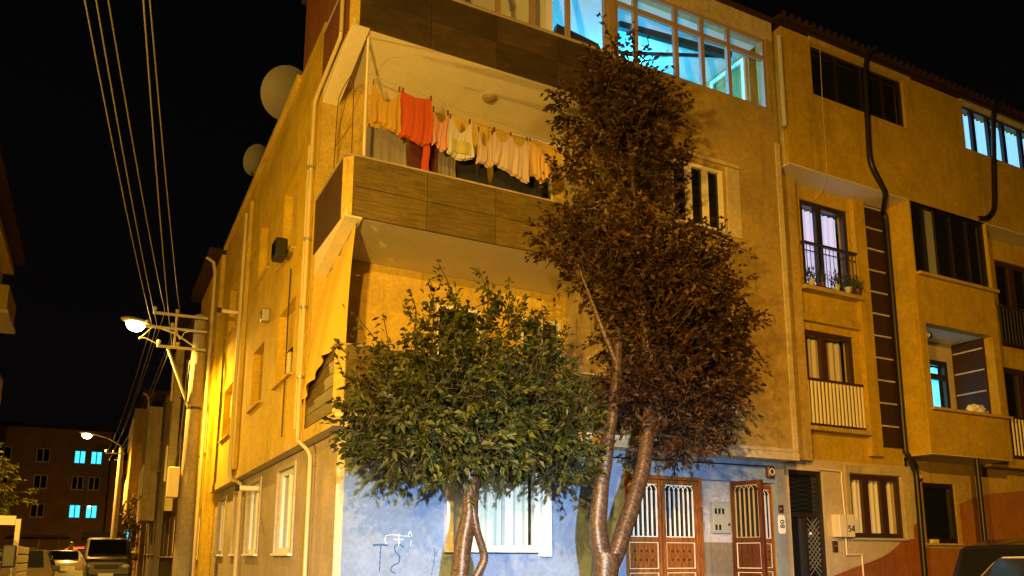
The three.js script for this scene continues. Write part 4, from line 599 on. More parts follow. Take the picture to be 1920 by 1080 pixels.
function lanternPost(x, z, h, I, label) { // low globe lantern; both stand outside the frame, their light rakes up the balconies and the side wall
  const PO = thing('lantern_post', label, 'street lamp', [x, groundY(z), z], 'street lamps on poles');
  part(PO, 'shaft', rod([x, 0, z], [x, h - 0.2, z], 0.07, 0.05, 14), M.iron); part(PO, 'base', rod([x, 0, z], [x, 0.4, z], 0.14, 0.1, 14), M.iron);
  part(PO, 'globe', new THREE.SphereGeometry(0.17, 20, 14).translate(x, h, z), mat([0.9, 0.8, 0.6], { emit: [1, 0.6, 0.12], ei: 12 })); part(PO, 'collar', rod([x, h - 0.21, z], [x, h - 0.15, z], 0.1, 0.1, 14), M.iron);
  const p = new THREE.PointLight(SODIUM_Y, I, 0, 2); p.position.set(0, h - groundY(z), 0); p.castShadow = true; p.shadow.radius = 8; PO.add(p);
}
lanternPost(-4.4, 9.6, 3.3, LUM.post, 'low globe lantern on the near pavement behind the camera');
lanternPost(-6.2, -1.2, 3.6, LUM.side, 'low globe lantern on the far pavement of the narrow street');
function wire(pts, sag, label) { const p = []; for (let k = 0; k + 1 < pts.length; k++) for (let i = 0; i <= 16; i++) { if (k && !i) continue; const t = i / 16, a = pts[k], b = pts[k + 1]; p.push([lerp(a[0], b[0], t), lerp(a[1], b[1], t) - sag[k] * 4 * t * (1 - t), lerp(a[2], b[2], t)]); }
  return solo('overhead_wire', label, 'overhead wire', tube(p, 0.009, 5, 90), M.wire, 'overhead wires'); }
[[-1.78, 7.32, -4.63, 'outermost of the overhead wires, nearest the dark sky'], [-1.66, 7.32, -4.54, 'second overhead wire from the sky side'], [-1.5, 7.7, -4.57, 'third overhead wire from the sky side'], [-1.28, 6.86, -3.97, 'fourth overhead wire, close beside the innermost one'], [-1.15, 7.7, -4.11, 'innermost overhead wire, nearest the yellow block']]
  .forEach(([x1, y1, x0, label], i) => wire([[x0, 7.75, 16.2], [x1, y1, -11.52], [-2.4 + i * 0.12, 6.55 - (i % 2) * 0.45, -32.9]], [0.5, 0.5], label));

// ---------------------------------------------------------------- vehicles
// stations along the length: [z, half width, sill, belt, roof, half width at roof]
function vehicle(name, label, cat, at, turn, st, o) {
  const T = thing(name, label, cat, at, o.group ?? 'vehicles in the street'); T.rotation.y = turn; baseOf.set(T, V(0, 0, 0));
  const ring = (s) => { const [z, w, y0, y1, y2, wr] = s; const h = [[w * 0.9, y0], [w, y0 + 0.12], [w * 1.0, lerp(y0, y1, 0.62)], [w * 0.97, y1], [wr, y2 - 0.05], [wr * 0.86, y2], [0, y2 + 0.015]]; return [...h, ...h.slice(0, -1).reverse().map((p) => [-p[0], p[1]])].map((p) => V(p[0], p[1], z)); };
  const rings = st.map(ring), pos = [], n = rings[0].length, tri = (a, b, c) => { for (const q of [a, b, c]) pos.push(q.x, q.y, q.z); };
  for (let i = 0; i + 1 < rings.length; i++) for (let k = 0; k < n; k++) { const k2 = (k + 1) % n, a = rings[i][k], b = rings[i][k2], c = rings[i + 1][k2], d = rings[i + 1][k]; tri(a, b, c); tri(a, c, d); }
  for (const [rg, fl] of [[rings[0], 1], [rings[rings.length - 1], 0]]) { const c = V(0, 0, 0); rg.forEach((p) => c.add(p)); c.divideScalar(n); for (let k = 0; k < n; k++) fl ? tri(rg[(k + 1) % n], rg[k], c) : tri(rg[k], rg[(k + 1) % n], c); }
  let g = new THREE.BufferGeometry(); g.setAttribute('position', new THREE.Float32BufferAttribute(pos, 3)); g.computeVertexNormals(); g = toCreasedNormals(g, 0.6);
  const body = part(T, 'body', g, o.paint);
  const quad = (a, b, c, d, off) => { const nn = b.clone().sub(a).cross(d.clone().sub(a)).normalize(); const q = [a, b, c, d].map((p) => p.clone().addScaledVector(nn, off)); const e = q.map((p) => p.clone().addScaledVector(nn, -Math.sign(off) * 0.006)); const G = new THREE.BufferGeometry(), P = []; const t3 = (x, y, z) => { for (const v of [x, y, z]) P.push(v.x, v.y, v.z); }; t3(q[0], q[1], q[2]); t3(q[0], q[2], q[3]); for (let i = 0; i < 4; i++) { const j = (i + 1) % 4; t3(q[i], e[i], e[j]); t3(q[i], e[j], q[j]); } G.setAttribute('position', new THREE.Float32BufferAttribute(P, 3)); G.computeVertexNormals(); return G; };
  const mix = (a, b, t) => a.clone().lerp(b, t);
  for (const [nm, i, j, e] of o.screens ?? []) { const A = rings[i], Bq = rings[j]; const a = A[5].clone(), b = A[7].clone(), c = Bq[7].clone(), d = Bq[5].clone(); const q = [mix(mix(a, d, e), mix(b, c, e), 0.0), mix(b, c, e), mix(b, c, 1 - e), mix(a, d, 1 - e)];
    const nn = q[1].clone().sub(q[0]).cross(q[3].clone().sub(q[0])); part(T, nm, quad(...q, nn.y > 0 || (Math.abs(nn.y) < 1e-3 && nn.z * (q[0].z) > 0) ? 0.022 : -0.022), M.glassDark); }
  for (const [i, j] of o.sides ?? []) for (const s of [0, 1]) { const kb = s ? n - 3 : 3, kt = s ? n - 4 : 4; const a = mix(rings[i][kb], rings[i][kt], 0.08), b = mix(rings[j][kb], rings[j][kt], 0.08), c = mix(rings[j][kb], rings[j][kt], 0.94), d = mix(rings[i][kb], rings[i][kt], 0.94); const q = [mix(a, b, 0.05), mix(a, b, 0.95), mix(d, c, 0.95), mix(d, c, 0.05)]; const nn = q[1].clone().sub(q[0]).cross(q[3].clone().sub(q[0])); part(T, 'side_window', quad(...q, nn.x * q[0].x > 0 ? 0.012 : -0.012), M.glassDark); }
  const wr = o.wheelR ?? 0.33; for (const z of o.axles) for (const s of [-1, 1]) { const x = s * (o.halfTrack ?? 0.78), w = part(T, 'wheel', new THREE.CylinderGeometry(wr, wr, 0.2, 22).rotateZ(Math.PI / 2).translate(x, wr, z), M.black); part(w, 'rim', new THREE.CylinderGeometry(wr * 0.62, wr * 0.62, 0.21, 14).rotateZ(Math.PI / 2).translate(x + s * 0.004, wr, z), M.metal); }
  const zf = st[0][0], zr = st[st.length - 1][0], fy = o.lampY ?? 0.72, lx = o.lampX ?? 0.62;
  for (const s of [-1, 1]) { part(T, 'headlight', new THREE.SphereGeometry(1, 14, 8).scale(0.15, 0.085, 0.1).translate(s * lx, fy, zf - 0.04), o.headMat ?? mat([0.7, 0.7, 0.66], { rough: 0.15 })); part(T, 'tail_light', rbx(s * lx - 0.12, s * lx + 0.12, (o.tailY ?? 0.85) - 0.09, (o.tailY ?? 0.85) + 0.09, zr - 0.03, zr + 0.035, 0.02), o.tailMat ?? mat([0.3, 0.015, 0.012], { rough: 0.25 })); part(T, 'door_mirror', rbx(s * ((o.mirrorX ?? 0.92) - 0.1), s * ((o.mirrorX ?? 0.92) + 0.1), (o.mirrorY ?? 1.0), (o.mirrorY ?? 1.0) + (o.mirrorH ?? 0.15), o.mirrorZ ?? zf - 1.35, (o.mirrorZ ?? zf - 1.35) + 0.09, 0.03), o.mirrorMat ?? M.black); }
  for (const z of [zf, zr]) { const d = z > 0 ? 1 : -1; part(T, 'bumper', rbx(-st[1][1] * 0.93, st[1][1] * 0.93, 0.28, 0.52, z - 0.09, z + 0.09, 0.05), o.bumper ?? M.black); part(T, 'number_plate', rbx(-0.26, 0.26, o.plateY ?? 0.44, (o.plateY ?? 0.44) + 0.115, z + d * 0.09, z + d * 0.105, 0.008), M.white); }
  part(T, 'grille', rbx(-0.42, 0.42, fy - 0.1, fy + 0.05, zf - 0.02, zf + 0.03, 0.02), M.black);
  return T;
}
const paint = (c) => mat(c, { phys: true, rough: 0.35, clearcoat: 0.8, clearcoatRoughness: 0.08 });
const SEDAN = [[2.15, 0.7, 0.25, 0.62, 0.7, 0.6], [1.95, 0.84, 0.2, 0.7, 0.78, 0.7], [0.95, 0.87, 0.18, 0.86, 0.98, 0.74], [0.2, 0.88, 0.18, 0.93, 1.42, 0.6], [-0.75, 0.88, 0.18, 0.95, 1.45, 0.6], [-1.55, 0.87, 0.18, 0.98, 1.08, 0.68], [-2.0, 0.84, 0.22, 0.9, 1.02, 0.68], [-2.2, 0.76, 0.28, 0.75, 0.9, 0.6]];
const WAGON = [[2.1, 0.72, 0.25, 0.68, 0.76, 0.62], [1.9, 0.86, 0.2, 0.78, 0.88, 0.72], [1.05, 0.9, 0.18, 0.95, 1.06, 0.76], [0.35, 0.91, 0.18, 1.0, 1.55, 0.66], [-1.4, 0.91, 0.18, 1.02, 1.58, 0.66], [-1.95, 0.9, 0.2, 1.02, 1.5, 0.64], [-2.15, 0.84, 0.26, 0.9, 1.05, 0.7]];
const VAN = [[2.2, 0.78, 0.28, 0.85, 0.95, 0.7], [2.05, 0.9, 0.22, 0.95, 1.08, 0.78], [1.55, 0.92, 0.2, 1.08, 1.2, 0.8], [0.85, 0.93, 0.2, 1.12, 1.82, 0.74], [0.2, 0.93, 0.2, 1.14, 1.9, 0.76], [-1.9, 0.93, 0.2, 1.14, 1.9, 0.76], [-2.2, 0.9, 0.25, 1.1, 1.82, 0.74]];
const sedanO = { axles: [1.35, -1.35], screens: [['windscreen', 2, 3, 0.06], ['rear_window', 4, 5, 0.08]], sides: [[3, 4]], mirrorZ: 0.55 };
const wagonO = { axles: [1.3, -1.35], screens: [['windscreen', 2, 3, 0.06], ['rear_window', 5, 6, 0.1]], sides: [[3, 4]], mirrorZ: 0.75 };
const vanO = { axles: [1.4, -1.4], screens: [['windscreen', 2, 3, 0.05]], sides: [[3, 4], [4, 5]], mirrorZ: 1.1, mirrorY: 1.15, lampY: 0.82, lampX: 0.66, wheelR: 0.34, mirrorX: 1.02 };
const gy = (z) => groundY(z) + 0.004;
vehicle('passenger_van', 'dark van facing the camera, parked under the far lamp', 'van', [-2.08, gy(-26) + 0.02, -27.5], 0, VAN.map((s) => [s[0], s[1], s[2], s[3] * 1.0, s[4] * 1.02, s[5]]), { ...vanO, paint: paint([0.05, 0.04, 0.03]) });
vehicle('parked_car', 'white saloon car seen from behind with a red tail light', 'car', [-3.6, gy(-24), -25.5], Math.PI, SEDAN.map((s) => [s[0], s[1], s[2], s[3], s[4], s[5]]), { ...sedanO, paint: paint([0.7, 0.68, 0.62]), plateY: 0.72 });
vehicle('parked_car', 'brown estate car half hidden behind the truck', 'car', [-4.35, gy(-14), -15.8], 0, WAGON, { ...wagonO, paint: paint([0.1, 0.075, 0.05]) });
vehicle('moving_car', 'car with glowing red brake lights driving away in the street', 'car', [-3.05, gy(-34), -37], Math.PI, WAGON, { ...wagonO, paint: paint([0.3, 0.03, 0.03]), tailMat: mat([0.4, 0.02, 0.02], { emit: [1, 0.12, 0.15], ei: 3 }), tailY: 0.95, lampX: 0.7 });
vehicle('parked_car', 'black sport utility car by the ochre building', 'car', [9.75, 0.004, 3.75], Math.PI / 2, WAGON.map((s) => [s[0], s[1], s[2] + 0.06, s[3] * 1.1, s[4] * 1.13, s[5]]), { ...wagonO, paint: paint([0.012, 0.012, 0.014]) });
vehicle('parked_car', 'light hatchback nearest the camera, only its roof pillar in view', 'car', [4.95, 0.004, 6.25], -Math.PI / 2, WAGON, { ...wagonO, paint: paint([0.6, 0.55, 0.45]) });
{ // white flood lamp on a short mast across the road
  const x = -2.15, z = 11.95, T = thing('flood_lamp_mast', 'white flood lamp on a short mast across the road', 'flood light', [x, 0.13, z]);
  part(T, 'mast', rod([x, 0.13, z], [x, 2.35, z], 0.05, 0.04, 12), M.galv); part(T, 'housing', rbx(x - 0.2, x + 0.2, 2.26, 2.54, z - 0.12, z - 0.02, 0.03), M.black);
  part(T, 'lens', bx(x - 0.17, x + 0.17, 2.29, 2.51, z - 0.128, z - 0.121), mat([0.9, 0.93, 1], { emit: [0.8, 0.9, 1], ei: 15 }));
  spot(T, [x, 2.4, z - 0.16], [3.6, -1.2, -0.4], HEAD, LUM.flood, 0.48, 1, 4);
}
{ // small lorry with slatted drop sides, facing the camera
  const x = -4.72, z = -6.2, g = gy(z), T = thing('drop_side_truck', 'small white truck with slatted sides and a tall frame behind its cab', 'truck', [x, g, z], 'vehicles in the street'), wh = mat([0.5, 0.45, 0.34], { rough: 0.5 });
  part(T, 'cab', [rbx(x - 0.85, x + 0.85, g + 0.55, g + 1.12, z + 0.9, z + 2.35, 0.08)], wh);
  part(T, 'cab_roof', rbx(x - 0.74, x + 0.74, g + 1.86, g + 1.96, z + 0.95, z + 1.95, 0.05), wh);
  for (const s of [-1, 1]) { part(T, 'windscreen_pillar', bar([x + s * 0.8, g + 1.1, z + 2.25], [x + s * 0.7, g + 1.9, z + 1.9], 0.07), wh); part(T, 'rear_pillar', bar([x + s * 0.82, g + 1.1, z + 0.97], [x + s * 0.72, g + 1.9, z + 1.0], 0.09), wh); part(T, 'headlight', rbx(x + s * 0.62 - 0.13, x + s * 0.62 + 0.13, g + 0.68, g + 0.86, z + 2.33, z + 2.38, 0.03), mat([0.7, 0.7, 0.65], { rough: 0.2 })); part(T, 'side_window', bx(x + s * 0.78 - 0.006, x + s * 0.78 + 0.006, g + 1.14, g + 1.84, z + 1.06, z + 1.9), M.glassDim);
    part(T, 'door_mirror', rbx(x + s * 1.02 - 0.09, x + s * 1.02 + 0.09, g + 1.33, g + 1.66, z + 1.95, z + 2.02, 0.03), M.black); part(T, 'mirror_arm', bar([x + s * 0.82, g + 1.38, z + 2.0], [x + s * 0.95, g + 1.42, z + 1.99], 0.025), M.black); for (const w of [-1.6, 1.5]) part(T, 'wheel', new THREE.CylinderGeometry(0.34, 0.34, 0.22, 20).rotateZ(Math.PI / 2).translate(x + s * 0.72, g + 0.34, z + w), M.black); }
  part(T, 'windscreen', bar([x, g + 1.14, z + 2.24], [x, g + 1.88, z + 1.93], 1.4, 0.01), M.glassDim);
  part(T, 'chassis', bx(x - 0.4, x + 0.4, g + 0.4, g + 0.55, z - 2.5, z + 2.2), M.black); part(T, 'bed_floor', bx(x - 0.98, x + 0.98, g + 0.82, g + 0.9, z - 2.6, z + 0.7), M.woodDark);
  for (let i = 0; i < 5; i++) for (const s of [-1, 1]) part(T, 'side_plank', rbx(x + s * 0.98 - 0.02, x + s * 0.98 + 0.02, g + 0.92 + i * 0.155, g + 1.05 + i * 0.155, z - 2.6, z + 0.62, 0.01), wh);
  for (const s of [-1, 1]) part(T, 'frame_post', bx(x + s * 1.0 - 0.035, x + s * 1.0 + 0.035, g + 0.9, g + 2.1, z + 0.66, z + 0.73), wh); part(T, 'frame_rail', [bx(x - 0.96, x + 0.96, g + 2.0, g + 2.15, z + 0.67, z + 0.72), bx(x - 0.96, x + 0.96, g + 1.5, g + 1.56, z + 0.67, z + 0.72)], wh);
  part(T, 'bumper', rbx(x - 0.88, x + 0.88, g + 0.36, g + 0.54, z + 2.3, z + 2.42, 0.04), M.black);
}
{ // pedestrian far down the street: one continuous body
  const res = 56, mc = new MarchingCubes(res, M.black, false, false, 60000), S = 1.9, J = { hip: [0, 0.95, 0], ch: [0, 1.32, 0.02], nk: [0, 1.5, 0.02], hd: [0, 1.63, 0.04], lk: [0.1, 0.5, 0.1], lf: [0.1, 0.06, 0.02], rk: [-0.1, 0.5, -0.02], rf: [-0.1, 0.06, -0.16], ls: [0.19, 1.4, 0], le: [0.25, 1.13, -0.04], lw: [0.24, 0.9, 0.06], rs: [-0.19, 1.4, 0], re: [-0.25, 1.13, -0.08], rw: [-0.26, 0.92, 0.0], lt: [0.1, 0.03, 0.2], rt: [-0.1, 0.03, 0.0] };
  const bones = [['hip', 'ch', 0.13, 0.16], ['ch', 'nk', 0.15, 0.07], ['nk', 'hd', 0.06, 0.1], ['hip', 'lk', 0.1, 0.065], ['lk', 'lf', 0.065, 0.045], ['hip', 'rk', 0.1, 0.065], ['rk', 'rf', 0.065, 0.045], ['lf', 'lt', 0.045, 0.035], ['rf', 'rt', 0.045, 0.035], ['ls', 'le', 0.06, 0.048], ['le', 'lw', 0.048, 0.035], ['rs', 're', 0.06, 0.048], ['re', 'rw', 0.048, 0.035], ['ls', 'rs', 0.07, 0.07], ['hd', 'hd', 0.11, 0.11]];
  mc.isolation = 0;
  for (let k = 0; k < res; k++) for (let j = 0; j < res; j++) for (let i = 0; i < res; i++) { const p = V((i - res / 2) / (res / 2) * S / 2, (j - res / 2) / (res / 2) * S / 2 + 0.9, (k - res / 2) / (res / 2) * S / 2); let d = 9; for (const [a, b, r0, r1] of bones) { const A = V(...J[a]), Bv = V(...J[b]), ab = Bv.clone().sub(A), t = ab.lengthSq() < 1e-8 ? 0 : clamp(p.clone().sub(A).dot(ab) / ab.lengthSq(), 0, 1), dd = p.distanceTo(A.addScaledVector(ab, t)) - lerp(r0, r1, t); const h = clamp(0.5 + 0.5 * (d - dd) / 0.03, 0, 1); d = lerp(d, dd, h) - 0.03 * h * (1 - h); } mc.field[i + j * res + k * res * res] = -d; }
  mc.update(); const n = mc.count, g = new THREE.BufferGeometry(); const pa = mc.positionArray.slice(0, n * 3); g.setAttribute('position', new THREE.Float32BufferAttribute(pa, 3)); g.scale(S / 2, S / 2, S / 2); g.computeVertexNormals();
  const pc = g.attributes.position, col = []; for (let i = 0; i < pc.count; i++) { const y = pc.getY(i) + 0.9, c = y > 1.5 ? [0.45, 0.27, 0.18] : y > 0.92 ? [0.32, 0.27, 0.22] : [0.03, 0.03, 0.04]; col.push(...c); } g.setAttribute('color', new THREE.Float32BufferAttribute(col, 3));
  const T = thing('person', 'person in light jacket and dark trousers walking far down the street', 'person', [-3.45, gy(-31), -31]); baseOf.set(T, V(0, 0, 0));
  const bm = mat([1, 1, 1], { vc: true, rough: 0.9 }); part(T, 'body', g.translate(0, 0.9, 0), bm); part(T, 'hair', new THREE.SphereGeometry(0.118, 14, 10, 0, Math.PI * 2, 0, Math.PI * 0.5).translate(0, 1.655, 0.03), M.black);
}

// ---------------------------------------------------------------- trees
function limb(pts, r0, r1, seg = 10, rough = 0.06) { // tapered, slightly knotted limb
  const c = new THREE.CatmullRomCurve3(pts.map((p) => V(...p)), false, 'catmullrom', 0.5), n = Math.max(6, pts.length * 6), L = c.getLength(), fr = c.computeFrenetFrames(n, false), pos = [], idx = [], uv = [];
  for (let i = 0; i <= n; i++) { const t = i / n, p = c.getPointAt(t), r = lerp(r0, r1, t); for (let k = 0; k <= seg; k++) { const a = (k / seg) * Math.PI * 2, q = r * (1 + rough * Math.sin(a * 3 + t * 9) + rough * 0.8 * Math.sin(t * L * 11 + a)); const d = fr.normals[i].clone().multiplyScalar(Math.cos(a)).addScaledVector(fr.binormals[i], Math.sin(a)); pos.push(p.x + d.x * q, p.y + d.y * q, p.z + d.z * q); uv.push(k / seg * r0 * 6.28, t * L); } }
  for (let i = 0; i < n; i++) for (let k = 0; k < seg; k++) { const a = i * (seg + 1) + k, b = a + seg + 1; idx.push(a, b, a + 1, b, b + 1, a + 1); }
  const g = new THREE.BufferGeometry(); g.setAttribute('position', new THREE.Float32BufferAttribute(pos, 3)); g.setAttribute('uv', new THREE.Float32BufferAttribute(uv, 2)); g.setIndex(idx); g.computeVertexNormals(); return g;
}
class Leaves {
  constructor() { this.p = []; this.c = []; }
  add(at, dir, size, col, wide = 0.5) { // a folded leaf of two faces
    const d = dir.clone().normalize(), up = V(rr(-1, 1), rr(-0.4, 1), rr(-1, 1)), s = d.clone().cross(up).normalize().multiplyScalar(size * wide * 0.5), nn = s.clone().cross(d).normalize().multiplyScalar(size * rr(0.05, 0.16));
    const tip = at.clone().addScaledVector(d, size).addScaledVector(V(0, -1, 0), size * 0.15), mid = at.clone().addScaledVector(d, size * 0.48), l = mid.clone().add(s).add(nn), r = mid.clone().sub(s).add(nn);
    for (const q of [at, l, tip, at, tip, r]) this.p.push(q.x, q.y, q.z); for (let i = 0; i < 6; i++) this.c.push(...col);
  }
  geo() { const g = new THREE.BufferGeometry(); g.setAttribute('position', new THREE.Float32BufferAttribute(this.p, 3)); g.setAttribute('color', new THREE.Float32BufferAttribute(this.c, 3)); g.computeVertexNormals(); return g; }
}
const leafMat = new THREE.MeshPhysicalMaterial({ vertexColors: true, roughness: 0.55, specularIntensity: 0.5, side: THREE.DoubleSide });
// blobs: [cx, cy, cz, rx, ry, rz, twigs]; limbs end near blob centres
function tree(name, label, base, limbs, blobs, o) {
  srand(o.seed); const T = thing(name, label, 'tree', base, o.group); const trunkM = o.bark ?? M.bark;
  part(T, 'trunk', limb(limbs[0].pts, limbs[0].r0, limbs[0].r1, 14), trunkM, { keepUV: true });
  for (const l of limbs.slice(1)) part(T, 'limb', limb(l.pts, l.r0, l.r1, 12), trunkM, { keepUV: true });
  const LV = new Leaves(), tw = [], tips = o.tips.map((q) => V(...q));
  for (const [cx, cy, cz, rx, ry, rz, n, tint] of blobs) {
    const C = V(cx, cy, cz); let near = tips[0]; for (const t of tips) if (t.distanceTo(C) < near.distanceTo(C)) near = t;
    tw.push(limb([[near.x, near.y, near.z], [lerp(near.x, cx, 0.5) + rr(-0.1, 0.1), lerp(near.y, cy, 0.5) - 0.05, lerp(near.z, cz, 0.5) + rr(-0.1, 0.1)], [cx, cy, cz]], 0.035, 0.014, 6));
    for (let i = 0; i < n * (o.dense ?? 1); i++) {
      const th = rr(0, Math.PI * 2), ph = Math.acos(rr(-1, 1)), rad = Math.pow(R(), 0.42), dir = V(Math.sin(ph) * Math.cos(th), Math.cos(ph), Math.sin(ph) * Math.sin(th));
      const A = V(cx + dir.x * rx * rad, cy + dir.y * ry * rad, Math.max(cz + dir.z * rz * rad, o.zmin ?? -99)); if (o.zmin !== undefined && A.z <= o.zmin + 0.001) A.z = o.zmin + rr(0, 0.4);
      const out = dir.clone().multiplyScalar(0.6).add(V(rr(-0.8, 0.8), rr(-0.3, 0.9) * (o.up ?? 1), rr(-0.8, 0.8))).normalize(), len = rr(0.18, 0.42) * (o.twig ?? 1);
      if (R() < 0.5) { const e = A.clone().addScaledVector(out, len), s0 = A.clone().lerp(C, 0.2).add(V(rr(-0.2, 0.2), rr(-0.25, 0.05), rr(-0.15, 0.15))); tw.push(rod([s0.x, s0.y, s0.z], [A.x, A.y, A.z], 0.006, 0.005, 4), rod([A.x, A.y, A.z], [e.x, e.y, e.z], 0.006, 0.003, 3)); }
      const clump = rr(0.28, 1.45), m = Math.round(rr(7, 13)); for (let k = 0; k < m; k++) { const p = A.clone().addScaledVector(out, len * (k / m)).add(V(rr(-0.03, 0.03), rr(-0.03, 0.03), rr(-0.03, 0.03))); if (o.zmin !== undefined && p.z < o.zmin) p.z = o.zmin + R() * 0.05; const ld = out.clone().add(V(rr(-1, 1), rr(-0.9, 0.6), rr(-1, 1))); LV.add(p, ld, rr(0.055, 0.1) * (o.leaf ?? 1), o.color(tint).map((q) => q * clump)); }
    }
  }
  for (const s of o.shoots ?? []) { const A = V(...s[0]), Bp = V(...s[1]), n = s[2] ?? 26; tw.push(limb([s[0], [lerp(A.x, Bp.x, 0.5) + 0.06, lerp(A.y, Bp.y, 0.5) + 0.03, lerp(A.z, Bp.z, 0.5)], s[1]], s[3] ?? 0.012, 0.004, 5)); for (let k = 0; k < n; k++) { const t = (s[4] ?? 0.25) + (1 - (s[4] ?? 0.25)) * (k / n), p = A.clone().lerp(Bp, t).add(V(rr(-0.06, 0.06), rr(-0.05, 0.05), rr(-0.06, 0.06))); LV.add(p, V(rr(-1, 1), rr(-0.5, 1), rr(-1, 1)), rr(0.06, 0.1) * (o.leaf ?? 1), o.color(s[5])); } }
  part(T, 'branches', tw, M.twig); part(T, 'crown', LV.geo(), leafMat, { keepUV: true });
  return T;
}
const greenish = (tint = 0) => { const v = rr(0.65, 1.3), y = Math.max(0, rr(-0.7, 1)) * 0.8 + tint; return [(0.03 + 0.055 * y) * v, (0.043 + 0.036 * y) * v, (0.006 + 0.002 * y) * v]; };
const plum = (tint = 0) => { const v = rr(0.6, 1.35), y = rr(0, 1) * 0.6 + tint; return [(0.026 + 0.036 * y) * v, (0.01 + 0.02 * y) * v, (0.005 + 0.002 * y) * v]; };
tree('round_tree', 'small round crowned green tree standing before the blue wall', [1.25, 0.1, 1.35],
  [{ pts: [[1.27, -0.05, 1.35], [1.22, 0.6, 1.35], [1.18, 1.2, 1.36], [1.24, 1.75, 1.36], [1.3, 2.15, 1.38], [1.28, 2.7, 1.4]], r0: 0.13, r1: 0.09 }, { pts: [[1.27, 1.15, 1.4], [1.42, 1.42, 1.42], [1.47, 1.58, 1.42], [1.36, 1.88, 1.44], [1.3, 2.2, 1.44]], r0: 0.055, r1: 0.04 }, { pts: [[1.28, 2.3, 1.38], [0.9, 2.8, 1.4], [0.5, 3.2, 1.4]], r0: 0.07, r1: 0.03 }, { pts: [[1.3, 2.3, 1.38], [1.7, 2.8, 1.35], [2.2, 3.3, 1.4]], r0: 0.07, r1: 0.03 }, { pts: [[1.28, 2.6, 1.4], [1.3, 3.4, 1.45], [1.35, 4.1, 1.45]], r0: 0.08, r1: 0.025 }],
  [[0.42, 3.15, 1.45, 0.66, 0.58, 0.75, 85, 0.1], [0.38, 2.78, 1.3, 0.55, 0.28, 0.65, 50], [1.1, 2.85, 1.5, 0.8, 0.4, 0.9, 110], [1.9, 2.92, 1.45, 0.75, 0.4, 0.85, 105], [0.9, 3.35, 1.6, 0.9, 0.62, 0.95, 120], [1.7, 3.45, 1.5, 0.95, 0.68, 1.0, 140], [2.3, 3.2, 1.45, 0.55, 0.5, 0.8, 70], [0.85, 4.0, 1.5, 0.45, 0.4, 0.6, 20, 0.05], [1.5, 4.2, 1.5, 0.55, 0.45, 0.6, 32], [2.05, 3.95, 1.45, 0.45, 0.4, 0.5, 22], [-0.05, 3.6, 1.4, 0.28, 0.3, 0.4, 8, 0.15], [2.62, 2.72, 1.4, 0.35, 0.3, 0.4, 22]],
  { seed: 5, tips: [[0.5, 3.2, 1.4], [2.2, 3.3, 1.4], [1.35, 4.1, 1.45], [1.3, 2.5, 1.4]], color: greenish, zmin: 0.15, leaf: 1.2, dense: 2.2,
    shoots: [[[0.75, 4.1, 1.4], [0.72, 4.85, 1.35], 24], [[1.1, 4.3, 1.4], [0.82, 5.1, 1.4], 26], [[1.5, 4.4, 1.4], [1.38, 5.15, 1.35], 34], [[1.7, 4.4, 1.4], [1.78, 5.05, 1.4], 26], [[0.3, 3.6, 1.4], [-0.25, 4.35, 1.4], 26, 0.01, 0.1], [[0.2, 3.4, 1.4], [0.15, 4.35, 1.4], 20], [[2.2, 4.1, 1.4], [2.3, 4.8, 1.35], 26], [[0.5, 4.1, 1.5], [0.45, 4.7, 1.4], 18], [[2.4, 2.7, 1.4], [2.85, 2.2, 1.35], 30], [[2.3, 2.9, 1.4], [2.95, 2.62, 1.3], 22], [[0.2, 2.8, 1.4], [-0.28, 2.5, 1.4], 26], [[-0.05, 3.0, 1.4], [-0.3, 3.3, 1.35], 18]] });
